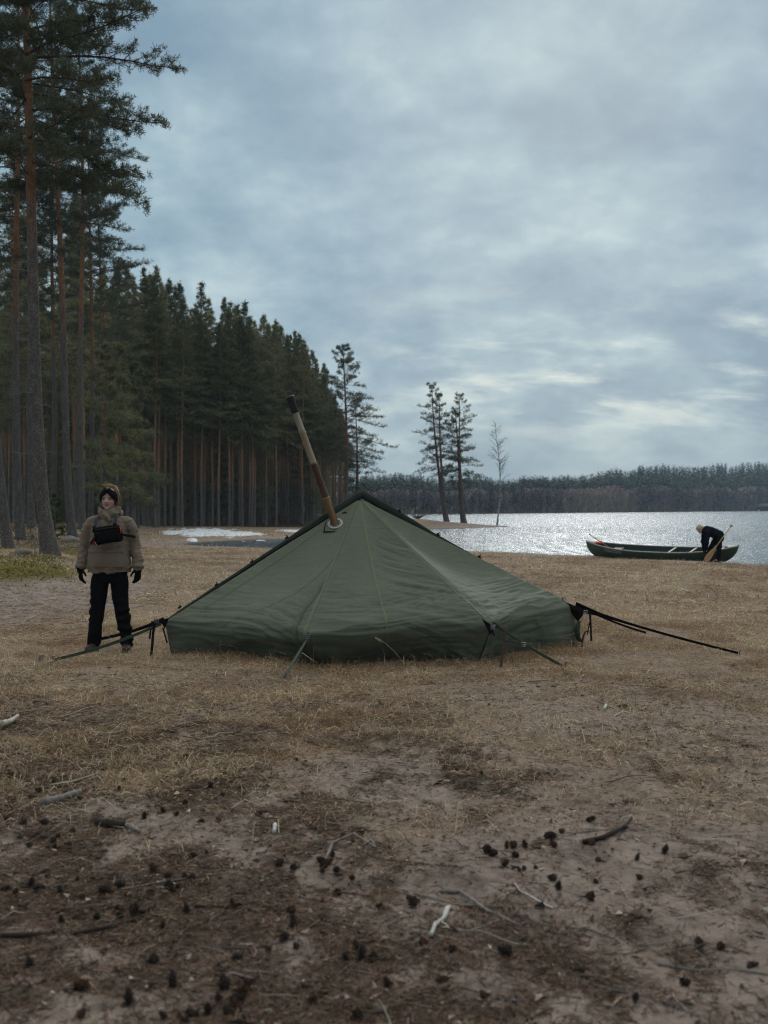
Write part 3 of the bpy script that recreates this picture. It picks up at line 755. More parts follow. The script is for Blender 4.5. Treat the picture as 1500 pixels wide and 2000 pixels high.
# ---------------------------------------------------------------- the tent
def fabric(name, colr, weave=True):
    m, t, p = new_mat(name)
    tcn = t.add('ShaderNodeTexCoord'); ob = tcn.outputs['Object']
    n1 = t.noise(ob, 1.3, 4, .6); n2 = t.noise(ob, 14, 5, .65); n3 = t.noise(ob, 420, 2, .6)
    f = t.math('ADD', t.math('MULTIPLY', n1, .45), t.math('ADD', t.math('MULTIPLY', n2, .25), t.math('MULTIPLY', n3, .30)))
    va = .22 if name == 'olive canvas' else .12; lo = tuple(x * (1 - va) for x in colr); hi = tuple(x * (1 + va) for x in colr)
    base_c = t.ramp(f, [(.32, lo), (.68, hi)])
    if name == 'olive canvas':      # dust and dried mud splashed along the hem
        sz = t.add('ShaderNodeSeparateXYZ'); t.l.new(ob, sz.inputs[0])
        mud = t.math('MULTIPLY', t.maprange(t.math('SUBTRACT', sz.outputs[2], t.math('MULTIPLY', n2, .16)), .02, -.06), .45)
        base_c = t.mix(mud, base_c, (.16, .125, .095))
    t.l.new(base_c, p.inputs['Base Color'])
    dark = max(colr) < .03; p.inputs['Roughness'].default_value = .95 if dark else .8; p.inputs['Specular IOR Level'].default_value = .04 if dark else .18
    p.inputs['Sheen Weight'].default_value = 0
    cr = t.noise(t.mapping(ob, scale=(2.2, 2.2, 15)), 1.6, 5, .62, .8)
    b0 = t.add('ShaderNodeBump'); b0.inputs['Strength'].default_value = .5 if name == 'olive canvas' else 0.0; b0.inputs['Distance'].default_value = .022; t.l.new(cr, b0.inputs['Height'])
    b = t.add('ShaderNodeBump'); b.inputs['Strength'].default_value = .25; b.inputs['Distance'].default_value = .003; t.l.new(b0.outputs[0], b.inputs['Normal'])
    t.l.new(t.math('ADD', n3, t.math('MULTIPLY', n2, 2.0)), b.inputs['Height']); t.l.new(b.outputs[0], p.inputs['Normal'])
    return m
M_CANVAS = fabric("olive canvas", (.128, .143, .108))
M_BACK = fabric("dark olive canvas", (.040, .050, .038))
M_SEAM = fabric("seam tape", (.150, .168, .108))
M_WEB = fabric("olive webbing", (.075, .092, .072))
M_BLACKWEB = fabric("black webbing", (.014, .014, .015))
M_BUCKLE = mat("grey buckle", (.18, .19, .20), .4, .1, 30, metal=.6)
M_BLACKP = mat("black plastic", (.012, .012, .013), .45, .1, 30)

APEX = px(703, 974, 11.4)
SH = np.array([px(322, 1214, 10.2), px(598, 1241, 9.32), px(962, 1217, 9.55), px(1120, 1181, 10.95), px(1052, 1165, 12.7), px(775, 1152, 13.6), px(520, 1158, 13.0)])
CEN = np.array([-.15, 11.4])
def base_pt(S, inset):
    v = CEN - S[:2]; v = v / np.linalg.norm(v)
    q = S[:2] + v * inset
    return np.array([q[0], q[1], hz(*q) - .03])
BS = np.array([base_pt(S, k) for S, k in zip(SH, (.06, .36, .24, -.05, .12, .12, .12))])
SK = .85
def tpoly(i, u, s):
    """unsmoothed panel i: u across, s from apex (0) over the shoulder (SK) to the ground (1)"""
    S0, S1 = SH[i], SH[(i + 1) % len(SH)]; B0, B1 = BS[i], BS[(i + 1) % len(BS)]
    inw = CEN - (S0[:2] + S1[:2]) / 2; inw = np.append(inw / np.linalg.norm(inw), 0)
    sag = np.sin(np.pi * u) ** 1.2
    S = S0 + (S1 - S0) * u[:, None] + inw * (.085 * sag)[:, None]; S[:, 2] += .012 * sag
    Bq = B0 + (B1 - B0) * u[:, None]+ inw * (.15 * sag + .05 * (vn2(u * 5 + i * 9, u * 0, 3) - .5))[:, None]
    Bq[:, 2] = np.minimum(Bq[:, 2], 0.0)
    a = np.clip(s / SK, 0, 1)[:, None]; b = np.clip((s - SK) / (1 - SK), 0, 1)[:, None]
    roof = APEX + (S - APEX) * a
    roof[:, 2] -= (.10 * np.sin(np.pi * a[:, 0]) * np.sin(np.pi * u) ** 1.0)
    return np.where(s[:, None] < SK, roof, S + (Bq - S) * b)

def tsmooth(i, u, s):
    wd = (.014 + .050 * np.clip(np.sin(np.pi * u), 0, 1) ** .7) * np.minimum(1, (1 - s) / .1) * np.minimum(1, s / .1)
    P = 0
    for o in np.linspace(-1, 1, 11): P = P + tpoly(i, u, np.clip(s + o * wd, 0, 1))
    return P / 11

def tdisp(i, u, s):
    U = u + i * 7.0
    low = sst(.42, .80, s)
    wob = vn2(U * 2.2, s * 4, 5)
    f1 = vn2(U * 2.4, s * 30 + 5 * wob, 8); f2 = vn2(U * 5.5, s * 62 + 6 * wob, 9)
    h = low * (.022 * (f1 - .5) + .020 * (1 - np.abs(2 * f2 - 1) ** .8)) * (1 - .55 * sst(.93, 1, s))
    if i == 0:      # creases pulled towards the front corner
        q = s * 46 + (1 - u) * 12
        m = sst(.25, .85, u) * sst(.5, .72, s) * sst(.98, .86, u)
        h = h + m * .016 * (vn2(q * .9, u * 1.5, 15) - .5) + m * .011 * (1 - np.abs(2 * vn2(q * 1.9, u * 2.6 + wob, 25) - 1) ** .7)
    if i == 1:
        q = s * 26 - u * 9
        m = sst(.38, .72, u) * sst(.16, .4, s) * sst(1.0, .93, u)
        h = h + m * (.026 * (vn2(q * 1.3, u * 2 + s, 16) - .5) + .016 * (1 - np.abs(2 * vn2(q * 2.3, u * 3, 17) - 1) ** .7))
    if i == 2:
        m = sst(.7, .98, s)
        h = h + m * .022 * (vn2(u * 3.0, s * 14 + u * 4, 18) - .5)
    wall = sst(.86, .95, s)
    h = h + wall * (.055 * (vn2(U * 4.0 + s * 3, s * 5, 19) - .5) + .032 * (vn2(U * 13 - s * 9, s * 4, 20) - .5))
    h = h + .004 * (vn2(U * 3, s * 5, 22) - .5)
    return h * np.minimum(1, np.minimum(u, 1 - u) / .02)

def tsurf(i, u, s, off=0.0):
    u = np.atleast_1d(np.asarray(u, float)); s = np.atleast_1d(np.asarray(s, float)); u, s = np.broadcast_arrays(u, s)
    P = tsmooth(i, u, s); e = .004
    du = tsmooth(i, np.clip(u + e, 0, 1), s) - tsmooth(i, np.clip(u - e, 0, 1), s)
    ds = tsmooth(i, u, np.clip(s + e, 0, 1)) - tsmooth(i, u, np.clip(s - e, 0, 1))
    N = np.cross(ds, du); N /= np.linalg.norm(N, axis=1, keepdims=True) + 1e-12
    rad = P - np.array([CEN[0], CEN[1], .2]); N = np.where((N * rad).sum(1, keepdims=True) < 0, -N, N)
    return P + N * (tdisp(i, u, s) + off)[:, None]

tent = empty("tent", (CEN[0], CEN[1], 0))
tag(tent, "low olive green canvas tent pitched on the beach with straps to pegs", "tent")
def tlocal(V): return np.asarray(V) - np.array([CEN[0], CEN[1], 0])
def grid_mesh(mb, fn, nu, ns, u0=0, u1=1, s0=0.012, s1=1, mat_=0):
    u = np.linspace(u0, u1, nu); s = np.linspace(s0, s1, ns); UU, SS = np.meshgrid(u, s)
    V = fn(UU.ravel(), SS.ravel())
    i = np.arange(ns - 1)[:, None] * nu; j = np.arange(nu - 1)[None]
    mb.raw(tlocal(V), np.stack([i + j, i + nu + j, i + nu + j + 1, i + j + 1], -1).reshape(-1, 4), None, mat_)
mb = MB()
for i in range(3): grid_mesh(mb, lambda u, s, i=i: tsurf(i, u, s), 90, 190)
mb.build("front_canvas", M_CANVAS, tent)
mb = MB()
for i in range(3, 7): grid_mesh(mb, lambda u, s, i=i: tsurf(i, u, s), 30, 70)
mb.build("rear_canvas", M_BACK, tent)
def strip(i, uf, s0, s1, wd, off=.004, name="seam", m=None, n=70, hump=0.0):
    s = np.linspace(s0, s1, n); S0, S1 = SH[i], SH[(i + 1) % 7]; span = np.linalg.norm(S1 - S0)
    rows = []
    for q in np.linspace(-1, 1, 5):
        du = q * wd / 2 / (span * np.clip(s / SK, .06, 1))
        uu = uf(s) + du
        o = off + hump * (1 - q * q)
        u_in = np.clip(uu, 0, 1); ii = i
        P = tsurf(ii, u_in, s, 0) ; N_ = tsurf(ii, u_in, s, .01) - P; P = P + N_ / .01 * (o + 0 * s)[:, None]
        rows.append(P)
    V = np.stack(rows, 1).reshape(-1, 3)
    a = np.arange(n - 1)[:, None] * 5; j = np.arange(4)[None]
    mb = MB(); mb.raw(tlocal(V), np.stack([a + j, a + 5 + j, a + 5 + j + 1, a + j + 1], -1).reshape(-1, 4))
    return mb.build(name, m or M_SEAM, tent)
strip(0, lambda s: .13 + 0 * s, .05, .80, .010)                     # light cord seam left of the stove pipe
strip(0, lambda s: .985 + 0 * s, .03, .85, .026)                    # front corner seam
strip(1, lambda s: .44 + .0 * s, .03, .93, .024)                    # mid seam of the front panel
strip(1, lambda s: .975 + 0 * s, .03, .83, .022)                    # right corner seam
strip(2, lambda s: .022 + .035 * sst(.5, .85, s), .03, .88, .014)
strip(0, lambda s: np.clip(.97 - (s - .40) * 1.35, 0, 1), .40, .86, .012)   # slanting seam of the left panel
strip(0, lambda s: .955 - .05 * sst(.5, .8, s) + .03 * sst(.8, .95, s), .53, .97, .05, .004, "door_flap", M_CANVAS, 60, .032)

def ribbon(pts, wd, th, name, m, wdir=None, parent=None, taper=None, n=None):
    pts = np.asarray(pts, float)
    if n:
        k = len(pts); tt = np.linspace(0, k - 1, n); pts = np.stack([np.interp(tt, np.arange(k), pts[:, q]) for q in range(3)], 1)
    tan = np.gradient(pts, axis=0); tan /= np.linalg.norm(tan, axis=1, keepdims=True)
    wdir = np.array([0, 0, 1.0]) if wdir is None else np.asarray(wdir, float)
    wv_ = wdir - (tan @ wdir)[:, None] * tan; wv_ /= np.linalg.norm(wv_, axis=1, keepdims=True)
    nv = np.cross(tan, wv_)
    wds = np.full(len(pts), wd) if taper is None else np.interp(np.linspace(0, 1, len(pts)), np.linspace(0, 1, len(taper)), taper)
    V = np.stack([pts + sx * wv_ * wds[:, None] / 2 + sy * nv * th / 2 for sx, sy in ((-1, -1), (1, -1), (1, 1), (-1, 1))], 1).reshape(-1, 3)
    k = len(pts); a = np.arange(k - 1)[:, None] * 4; j = np.arange(4)[None]; j2 = (j + 1) % 4
    Q = np.stack([a + j, a + j2, a + 4 + j2, a + 4 + j], -1).reshape(-1, 4)
    Q = np.concatenate([Q, [[3, 2, 1, 0]], np.array([[0, 1, 2, 3]]) + (k - 1) * 4])
    mb = MB(); mb.raw(tlocal(V) if parent is tent else V, Q)
    return mb.build(name, m, parent, smooth=False)

# doubled hem along the two silhouette ridges, with its toggles
PEAK = px(706, 957, 11.45)
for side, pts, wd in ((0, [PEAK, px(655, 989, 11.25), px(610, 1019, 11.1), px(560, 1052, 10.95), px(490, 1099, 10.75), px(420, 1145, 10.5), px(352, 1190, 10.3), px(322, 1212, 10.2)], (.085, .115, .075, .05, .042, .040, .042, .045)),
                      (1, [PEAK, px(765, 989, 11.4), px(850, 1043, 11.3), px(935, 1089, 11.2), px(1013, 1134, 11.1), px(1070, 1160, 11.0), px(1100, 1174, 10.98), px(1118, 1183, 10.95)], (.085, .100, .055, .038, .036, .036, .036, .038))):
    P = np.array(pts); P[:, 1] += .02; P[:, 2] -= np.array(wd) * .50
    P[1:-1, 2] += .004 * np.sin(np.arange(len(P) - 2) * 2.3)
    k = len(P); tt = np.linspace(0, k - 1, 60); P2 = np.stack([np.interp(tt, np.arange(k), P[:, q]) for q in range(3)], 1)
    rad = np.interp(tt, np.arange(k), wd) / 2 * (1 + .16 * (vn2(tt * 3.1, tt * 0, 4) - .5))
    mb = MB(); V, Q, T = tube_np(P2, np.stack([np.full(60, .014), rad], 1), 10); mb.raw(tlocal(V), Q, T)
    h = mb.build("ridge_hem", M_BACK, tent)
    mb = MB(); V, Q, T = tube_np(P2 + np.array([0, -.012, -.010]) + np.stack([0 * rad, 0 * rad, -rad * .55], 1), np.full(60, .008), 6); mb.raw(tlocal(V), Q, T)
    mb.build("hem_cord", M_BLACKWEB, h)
for (x, y, d) in ((560, 1050, 10.95), (492, 1097, 10.75), (423, 1142, 10.5), (351, 1186, 10.3), (780, 998, 11.35), (856, 1044, 11.3), (936, 1088, 11.2), (1014, 1133, 11.1), (1098, 1172, 10.97)):
    a = math.atan2(33, 50) * (1 if x < 700 else -1)
    mb = MB(); c, s_ = math.cos(a), math.sin(a); rt = np.array([[c, 0, s_], [0, 1, 0], [-s_, 0, c]]).T
    q = tlocal(px(x, y, d - .02)); mb.box(q, (.042, .024, .022), rt, 0, .006); mb.box(q + np.array([.006, -.006, .016]), (.012, .014, .03), rt, 0, .004)
    mb.build("toggle", M_BLACKP, tent)
# stove-pipe opening: metal rings on a sewn flap
PB = tsurf(0, [.60], [.235])[0]
best = None
for uu in np.linspace(.2, .95, 60):
    for s_ in np.linspace(.08, .4, 60):
        q = tsmooth(0, np.array([uu]), np.array([s_]))[0]
        e = (q[0] / q[1] * 2000 + 750 - 655) ** 2 + (HZ + (CAMH - q[2]) / q[1] * 2000 - 1024) ** 2
        if best is None or e < best[0]: best = (e, uu, s_)
pu, ps_ = best[1], best[2]
PB = tsurf(0, [pu], [ps_])[0]; PN = tsurf(0, [pu], [ps_], 1.0)[0] - PB; PN /= np.linalg.norm(PN)
PX_ = np.cross([0, 0, 1.0], PN); PX_ /= np.linalg.norm(PX_); PY_ = np.cross(PN, PX_)
if PX_[0] < 0: PX_, PY_ = -PX_, -PY_
if PY_[2] < 0: PY_ = -PY_
M_RINGM = mat("pale metal ring", (.30, .31, .33), .5, .15, 30, metal=.3)
mb = MB()
def flat_ring(mb, r0, r1, h0, h1, n=48, mat_=0):
    th = np.arange(n) / n * 2 * np.pi; V = []
    for r_, h in ((r0, h0), (r0, h1), (r1, h1), (r1, h0)):
        V.append(PB + PX_ * (np.cos(th) * r_)[:, None] + PY_ * (np.sin(th) * r_)[:, None] + PN * h)
    V = np.concatenate(V); j = np.arange(n); j2 = (j + 1) % n
    Q = np.concatenate([np.stack([a * n + j, a * n + j2, b * n + j2, b * n + j], 1) for a, b in ((0, 1), (1, 2), (2, 3), (3, 0))])
    mb.raw(tlocal(V), Q, None, mat_)
flat_ring(mb, .060, .083, .010, .020)
fl = mb.build("flashing_ring", M_RINGM, tent, smooth=False)
mb = MB(); flat_ring(mb, .034, .060, .009, .014); mb.build("ring_gasket", M_BLACKWEB, fl, smooth=False)
mb = MB(); flat_ring(mb, .044, .050, .013, .018); mb.build("inner_ring", M_RINGM, fl, smooth=False)
def flap_edge(pts, r=.006):
    P = np.array([PB + PX_ * a + PY_ * b + PN * .012 for a, b in pts]); k = len(P); tt = np.linspace(0, k - 1, 24)
    return np.stack([np.interp(tt, np.arange(k), P[:, q]) for q in range(3)], 1)
g = 48
mb = MB(); a_ = np.linspace(-.105, .16, 20); b_ = np.linspace(-.125, .17, 20); AA, BB = np.meshgrid(a_, b_)
V = PB + PX_ * AA.ravel()[:, None] + PY_ * BB.ravel()[:, None] + PN * (.006 + .004 * (vn2(AA.ravel() * 30, BB.ravel() * 30, 3) - .5))[:, None]
i = np.arange(19)[:, None] * 20; j = np.arange(19)[None]; mb.raw(tlocal(V), np.stack([i + j, i + j + 1, i + 21 + j, i + 20 + j], -1).reshape(-1, 4))
pf = mb.build("pipe_flap", M_CANVAS, tent)
mb = MB()
for pts in ([(-.11, .02), (-.108, -.06), (-.102, -.126)], [(-.115, -.126), (-.04, -.124), (.06, -.128), (.17, -.122)], [(.05, .175), (.08, .185), (.10, .18)]):
    V, Q, T = tube_np(flap_edge(pts), .005 * (1 + .35 * np.sin(np.arange(24) * 1.9)), 6); mb.raw(tlocal(V), Q, T)
mb.build("flap_edge", M_BLACKWEB, pf)

def gpt(x, y, up=.012):
    q = ground_px(x, y); q[2] += up; return q
# corner webbing and straps
def strap(corner, end, wd, m, sag=.02, th=.004, wdir=(0, -.3, 1), taper=None):
    n = 24; t_ = np.linspace(0, 1, n); P = corner + (end - corner) * t_[:, None]; P[:, 2] -= sag * np.sin(np.pi * t_)
    return ribbon(P, wd, th, "guy_strap", m, wdir, tent, taper)
CL, CF, CR, CRR = SH[0], SH[1], SH[2], SH[3]
strap(CL + np.array([-.03, -.03, -.02]), gpt(104, 1292), .032, M_WEB, .03, taper=(.026, .032, .032, .03))
strap(CL + np.array([-.02, .06, .01]), gpt(190, 1251), .046, M_BLACKWEB, .02, taper=(.06, .034, .032, .034, .034))
strap(CF + np.array([.01, -.03, -.03]), gpt(556, 1324), .030, M_WEB, .0, wdir=(1, 0, .4), taper=(.02, .034, .034, .03))
strap(CR + np.array([.0, -.02, .0]), gpt(1100, 1304), .040, M_WEB, .015, taper=(.05, .022, .022, .028, .030, .028))
strap(CRR + np.array([.02, -.0, -.02]), gpt(1442, 1278), .055, M_BLACKWEB, .02, taper=(.11, .040, .028, .027, .027, .026, .025))
strap(CRR + np.array([.20, -.03, -.085]), px(1262, 1236, 10.5), .03, M_BLACKWEB, .012, taper=(.022, .022, .022))
# second run of the right front strap, round the stake
ribbon([px(972, 1236, 9.42), px(985, 1252, 9.40), px(1000, 1253, 9.40), px(1022, 1258, 9.42)], .022, .004, "guy_strap", M_WEB, (0, -.2, 1), tent, n=16)
def corner_tab(pts, m=M_BLACKWEB):
    P = np.array(pts); mb = MB(); k = len(P); off = np.array([0, -.008, 0])
    V = np.concatenate([P + off, P - off * .5]); F = [list(range(k))]
    T = [[0, a, a + 1] for a in range(1, k - 1)] + [[k, k + a + 1, k + a] for a in range(1, k - 1)]
    Q = [[a, (a + 1) % k, k + (a + 1) % k, k + a] for a in range(k)]
    mb.raw(tlocal(V), Q, T); return mb.build("corner_tab", m, tent, smooth=False)
corner_tab([px(941, 1208, 9.56), px(965, 1224, 9.45), px(958, 1241, 9.5)])
corner_tab([px(1103, 1176, 10.92), px(1142, 1190, 10.85), px(1138, 1202, 10.85), px(1128, 1215, 10.9)])
corner_tab([px(330, 1207, 10.15), px(312, 1211, 10.12), px(322, 1228, 10.15)])
corner_tab([px(604, 1232, 9.30), px(594, 1242, 9.22), px(603, 1256, 9.28)], M_WEB)
for pts, wd in (([px(303, 1211, 10.08), px(299, 1235, 10.08), px(297, 1262, 10.05), px(294, 1287, 10.02)], .026), ([px(297, 1213, 10.15), px(294, 1232, 10.15), px(292, 1248, 10.12)], .018), ([px(318, 1226, 10.15), px(322, 1240, 10.15), px(326, 1256, 10.12)], .016),
                ([px(1152, 1196, 10.75), px(1154, 1222, 10.72), px(1155, 1252, 10.72)], .020), ([px(1155, 1202, 10.72), px(1150, 1225, 10.7), px(1147, 1240, 10.7)], .010), ([px(961, 1228, 9.43), px(963, 1236, 9.43), px(966, 1243, 9.42)], .014)):
    ribbon(pts, wd, .003, "strap_tail", M_BLACKWEB, (1, 0, 0), tent, n=12)
for (x, y, d, s_) in ((600, 1243, 9.2, 1), (963, 1225, 9.42, 1), (1144, 1196, 10.78, 1), (306, 1213, 10.08, 1), (1023, 1259, 9.4, .9)):
    mb = MB(); q = tlocal(px(x, y, d))
    for dx, dz, sx, sz in ((-.02, 0, .006, .04), (.02, 0, .006, .04), (0, .018, .046, .006), (0, -.018, .046, .006), (0, 0, .04, .006)): mb.box(q + np.array([dx, -.006, dz]) * s_, (sx, .008, sz), None, 0, .002)
    mb.build("buckle", M_BUCKLE, tent)
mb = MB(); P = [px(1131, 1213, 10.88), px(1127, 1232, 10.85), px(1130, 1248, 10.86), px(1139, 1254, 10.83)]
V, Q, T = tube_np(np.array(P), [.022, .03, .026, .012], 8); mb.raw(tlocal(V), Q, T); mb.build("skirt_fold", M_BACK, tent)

# stove pipe
M_PIPE = []
for nm, c1, c2 in (("sooty mesh", (.015, .014, .014), (.03, .028, .027)), ("straw tinted steel", (.29, .225, .16), (.41, .35, .28)), ("straw tinted steel", (.27, .175, .10), (.40, .31, .225)), ("purple heat tinted steel", (.065, .036, .035), (.135, .066, .044)), ("bronze heat tinted steel", (.24, .125, .055), (.32, .19, .09))):
    m, t, p = new_mat(nm); tcn = t.add('ShaderNodeTexCoord')
    n_ = t.noise(t.mapping(tcn.outputs['Object'], scale=(1, 1, .4)), 9, 4, .6)
    t.l.new(t.ramp(n_, [(.3, c1), (.7, c2)]), p.inputs['Base Color']); p.inputs['Metallic'].default_value = .75; p.inputs['Roughness'].default_value = .42
    if nm == "sooty mesh":
        p.inputs['Metallic'].default_value = .2; p.inputs['Roughness'].default_value = .8
        v = t.add('ShaderNodeTexVoronoi'); v.inputs['Scale'].default_value = 90; t.l.new(tcn.outputs['Object'], v.inputs['Vector'])
        bq = t.add('ShaderNodeBump'); bq.inputs['Strength'].default_value = 1; bq.inputs['Distance'].default_value = .006; t.l.new(v.outputs['Distance'], bq.inputs['Height']); t.l.new(bq.outputs[0], p.inputs['Normal'])
    M_PIPE.append(m)
pd = PB[1]
foot = PB.copy(); top = px(566, 775, pd - .05)
axis = (top - foot); LP = np.linalg.norm(axis); axis /= LP
pipe = empty("stove_pipe", foot - axis * .35); tag(pipe, "slanting heat stained metal stove pipe rising through the tent roof", "stove pipe")
q_ = Vector(axis).to_track_quat('Z', 'Y'); pipe.rotation_mode = 'QUATERNION'; pipe.rotation_quaternion = q_
segs = [(0, .35 + LP * .215, .040, 4, "pipe_section", "lowest bronze coloured pipe section"), (.35 + LP * .215, .35 + LP * .475, .038, 3, "pipe_section", "purple brown heat tinted pipe section"), (.35 + LP * .475, .35 + LP * .725, .036, 2, "pipe_section", "tan upper pipe section with a pale sheen"), (.35 + LP * .725, .35 + LP * .885, .034, 1, "pipe_section", "pale top pipe section"), (.35 + LP * .872, .35 + LP, .0405, 0, "spark_arrestor", "black mesh spark arrestor")]
for a, b, r, mi, nm, lb in segs:
    mb = MB(); k = 9; z = np.array([a, a + .004, a + .02, a + .024, (a + b) / 2, b - .024, b - .02, b - .004, b]); rr_ = r * np.array([.97, 1.035, 1.035, 1, 1, 1, 1.02, 1.02, .97])
    if nm == "spark_arrestor": rr_ = r * np.array([.9, .97, 1, 1, 1.02, 1.04, 1.06, 1.06, 1.0])
    mb.tube(np.stack([0 * z, 0 * z, z], 1), rr_, 28)
    o = mb.build(nm, M_PIPE[mi], pipe); o['label'] = lb
mb = MB(); mb.tube([(0, 0, .35 + LP - .006), (0, 0, .35 + LP + .003)], [.0435, .0435], 28); mb.build("cap_rim", M_BUCKLE, pipe)

# wooden stakes and pegs at the strap ends
def free_tube(name, pts, rad, m, label, cat, sides=8):
    P = np.array(pts); base = P[-1].copy(); mb = MB(); k = len(P); tt = np.linspace(0, k - 1, (k - 1) * 5 + 1)
    P2 = np.stack([np.interp(tt, np.arange(k), P[:, q]) for q in range(3)], 1); r2 = np.interp(tt, np.arange(k), rad) * (1 + rng.normal(0, .06, len(tt)))
    mb.tube(P2 - base, r2, sides); o = mb.build(name, m); o.location = base; return tag(o, label, cat)
M_STAKE = mat("brown stake bark", (.115, .068, .045), .85, .4, 30, .5, 80)
free_tube("wooden_stake", [px(988, 1224, 9.37), px(986, 1255, 9.38), px(981, 1282, 9.39), px(978, 1302, 9.39)], [.009, .011, .011, .010], M_STAKE, "thin brown wooden stake upright at the tent's front right corner", "stake")
free_tube("wooden_stake", [px(1152, 1232, 10.72), px(1143, 1234, 10.72), px(1139, 1245, 10.75), px(1136, 1264, 10.78)], [.005, .009, .012, .012], M_STAKE, "crooked brown wooden stake with a hooked top at the tent's far right corner", "stake")
for x, y, lb in ((102, 1292, "small grey peg holding the green strap in front of the standing person"), (1104, 1303, "small shiny peg at the end of the front right strap"), (556, 1325, "small peg at the end of the middle front strap"), (1444, 1279, "small peg at the end of the long black strap")):
    q = ground_px(x, y); mb = MB(); mb.tube([(0, 0, -.06), (.004, -.004, .035), (.012, -.01, .05)], [.005, .006, .006], 8); mb.ell((.014, -.012, .05), (.012, .008, .006), nu=10, nv=6)
    o = mb.build("tent_peg", M_BUCKLE); o.location = q; tag(o, lb, "tent peg")
q = ground_px(80, 1292); mb = MB(); mb.box((0, 0, .02), (.05, .02, .09), rot_z(.4), 0, .006); mb.tube([(0, 0, -.04), (.01, .01, .02)], [.01, .008], 6)
o = mb.build("wood_chip", M_GREYW); o.location = q; tag(o, "grey chip of wood upright in the grass beyond the green strap's end", "wood chip")
# a single tall grass head in front of the tent
P = [px(788, 1295, 9.15), px(770, 1272, 9.12), px(752, 1256, 9.1), px(733, 1246, 9.08)]
mb = MB(); mb.tube(np.array(P) - P[0], [.0022, .002, .0017, .0012], 5)
for k in range(26):
    s_ = k / 26; c = np.array(P[2]) * (1 - s_) * .6 + np.array(P[3]) * (s_ + (1 - s_) * .4) - P[0]
    mb.ell(c + rng.normal(0, .004, 3), (.006, .004, .004), nu=6, nv=4)
o = mb.build("grass_stalk", mat("straw", (.40, .31, .19), .8)); o.location = P[0]; tag(o, "lone pale grass stalk with a seed head leaning before the tent", "grass stalk")
# ---------------------------------------------------------------- people
M_SKIN, t, p = new_mat("skin")
a = t.add('ShaderNodeAttribute', attribute_name='tint'); t.l.new(a.outputs['Color'], p.inputs['Base Color'])
p.inputs['Roughness'].default_value = .55; p.inputs['Specular IOR Level'].default_value = .3; p.inputs['Subsurface Weight'].default_value = .06; p.inputs['Subsurface Radius'].default_value = (.01, .004, .002)
M_JACKET = fabric("brown anorak cloth", (.222, .170, .130))
M_TROUS = fabric("black trouser cloth", (.010, .010, .012))
M_DARKJ = fabric("dark navy jacket cloth", (.010, .011, .016))
M_GLOVE = fabric("black glove wool", (.008, .008, .009))
M_BOOT = mat("brown boot leather", (.050, .036, .028), .6, .3, 20, .3, 80)
M_HAIR = mat("golden brown hair", (.19, .112, .052), .55, .45, 45, .5, 150)
M_KNIT = fabric("black knit", (.012, .012, .014))
M_ORANGE = mat("orange cord", (.62, .10, .025), .6, .1, 30)
M_BAG = fabric("black bag cloth", (.0095, .0095, .011))
M_STRAP = fabric("dark blue grey webbing", (.030, .038, .052))
M_STRAND, t, p = new_mat("loose hair"); p.inputs['Base Color'].default_value = (.34, .21, .10, 1); p.inputs['Roughness'].default_value = .6

def head_parts(mb, T):
    """head facing -y, chin at z=0, crown at z=.225; T maps local points and radii"""
    k_ = np.linalg.norm(T((0, 0, 1)) - T((0, 0, 0)))
    def E(c, r): mb.ell(T(c), np.array(r) * k_, HEADROT, nu=20, nv=14)
    E((0, .012, .132), (.074, .094, .092)); E((0, -.010, .085), (.062, .078, .080)); E((0, -.022, .040), (.047, .055, .042))
    E((0, -.064, .013), (.020, .018, .016)); E((-.034, -.040, .074), (.024, .028, .028)); E((.034, -.040, .074), (.024, .028, .028))
    E((0, -.078, .128), (.044, .014, .014)); E((0, -.090, .092), (.0095, .014, .024)); E((0, -.099, .077), (.0125, .014, .010)); E((-.011, -.091, .074), (.008, .010, .008)); E((.011, -.091, .074), (.008, .010, .008))
    E((0, -.079, .052), (.020, .011, .0055)); E((0, -.078, .043), (.018, .011, .006))
    E((-.030, -.072, .106), (.0125, .011, .008)); E((.030, -.072, .106), (.0125, .011, .008))
    E((-.075, .012, .098), (.008, .018, .030)); E((.075, .012, .098), (.008, .018, .030))

def face_color(P):
    """P in head space"""
    n = len(P); base = np.array([.54, .335, .265]); c = np.tile(base, (n, 1))
    c *= (1 + .10 * (vn3(P * 60, 7) - .5))[:, None]
    def blend(m, colr): c[:] = c * (1 - m[:, None]) + np.array(colr) * m[:, None]
    def bl(cx, cz, rx, rz, soft=.5): return sst(1 + soft, 1 - soft * .3, np.sqrt(((P[:, 0] - cx) / rx) ** 2 + ((P[:, 2] - cz) / rz) ** 2)) * (P[:, 1] < -.035)
    for s in (-1, 1):
        blend(.25 * bl(s * .040, .072, .020, .020, .8), (.46, .19, .15))
        blend(.9 * bl(s * .030, .106, .0135, .0048), (.30, .26, .24)); blend(bl(s * .030, .106, .0055, .0055), (.035, .028, .022)); blend(.75 * bl(s * .030, .1115, .0165, .0022), (.05, .035, .028))
        blend(.65 * bl(s * .031, .125, .019, .0042), (.15, .09, .055))
        blend(.6 * bl(s * .008, .070, .004, .003), (.12, .05, .04))
    blend(.75 * bl(0, .0478, .0195, .0075), (.34, .12, .105)); blend(.7 * bl(0, .0478, .019, .0014), (.10, .035, .03))
    return c

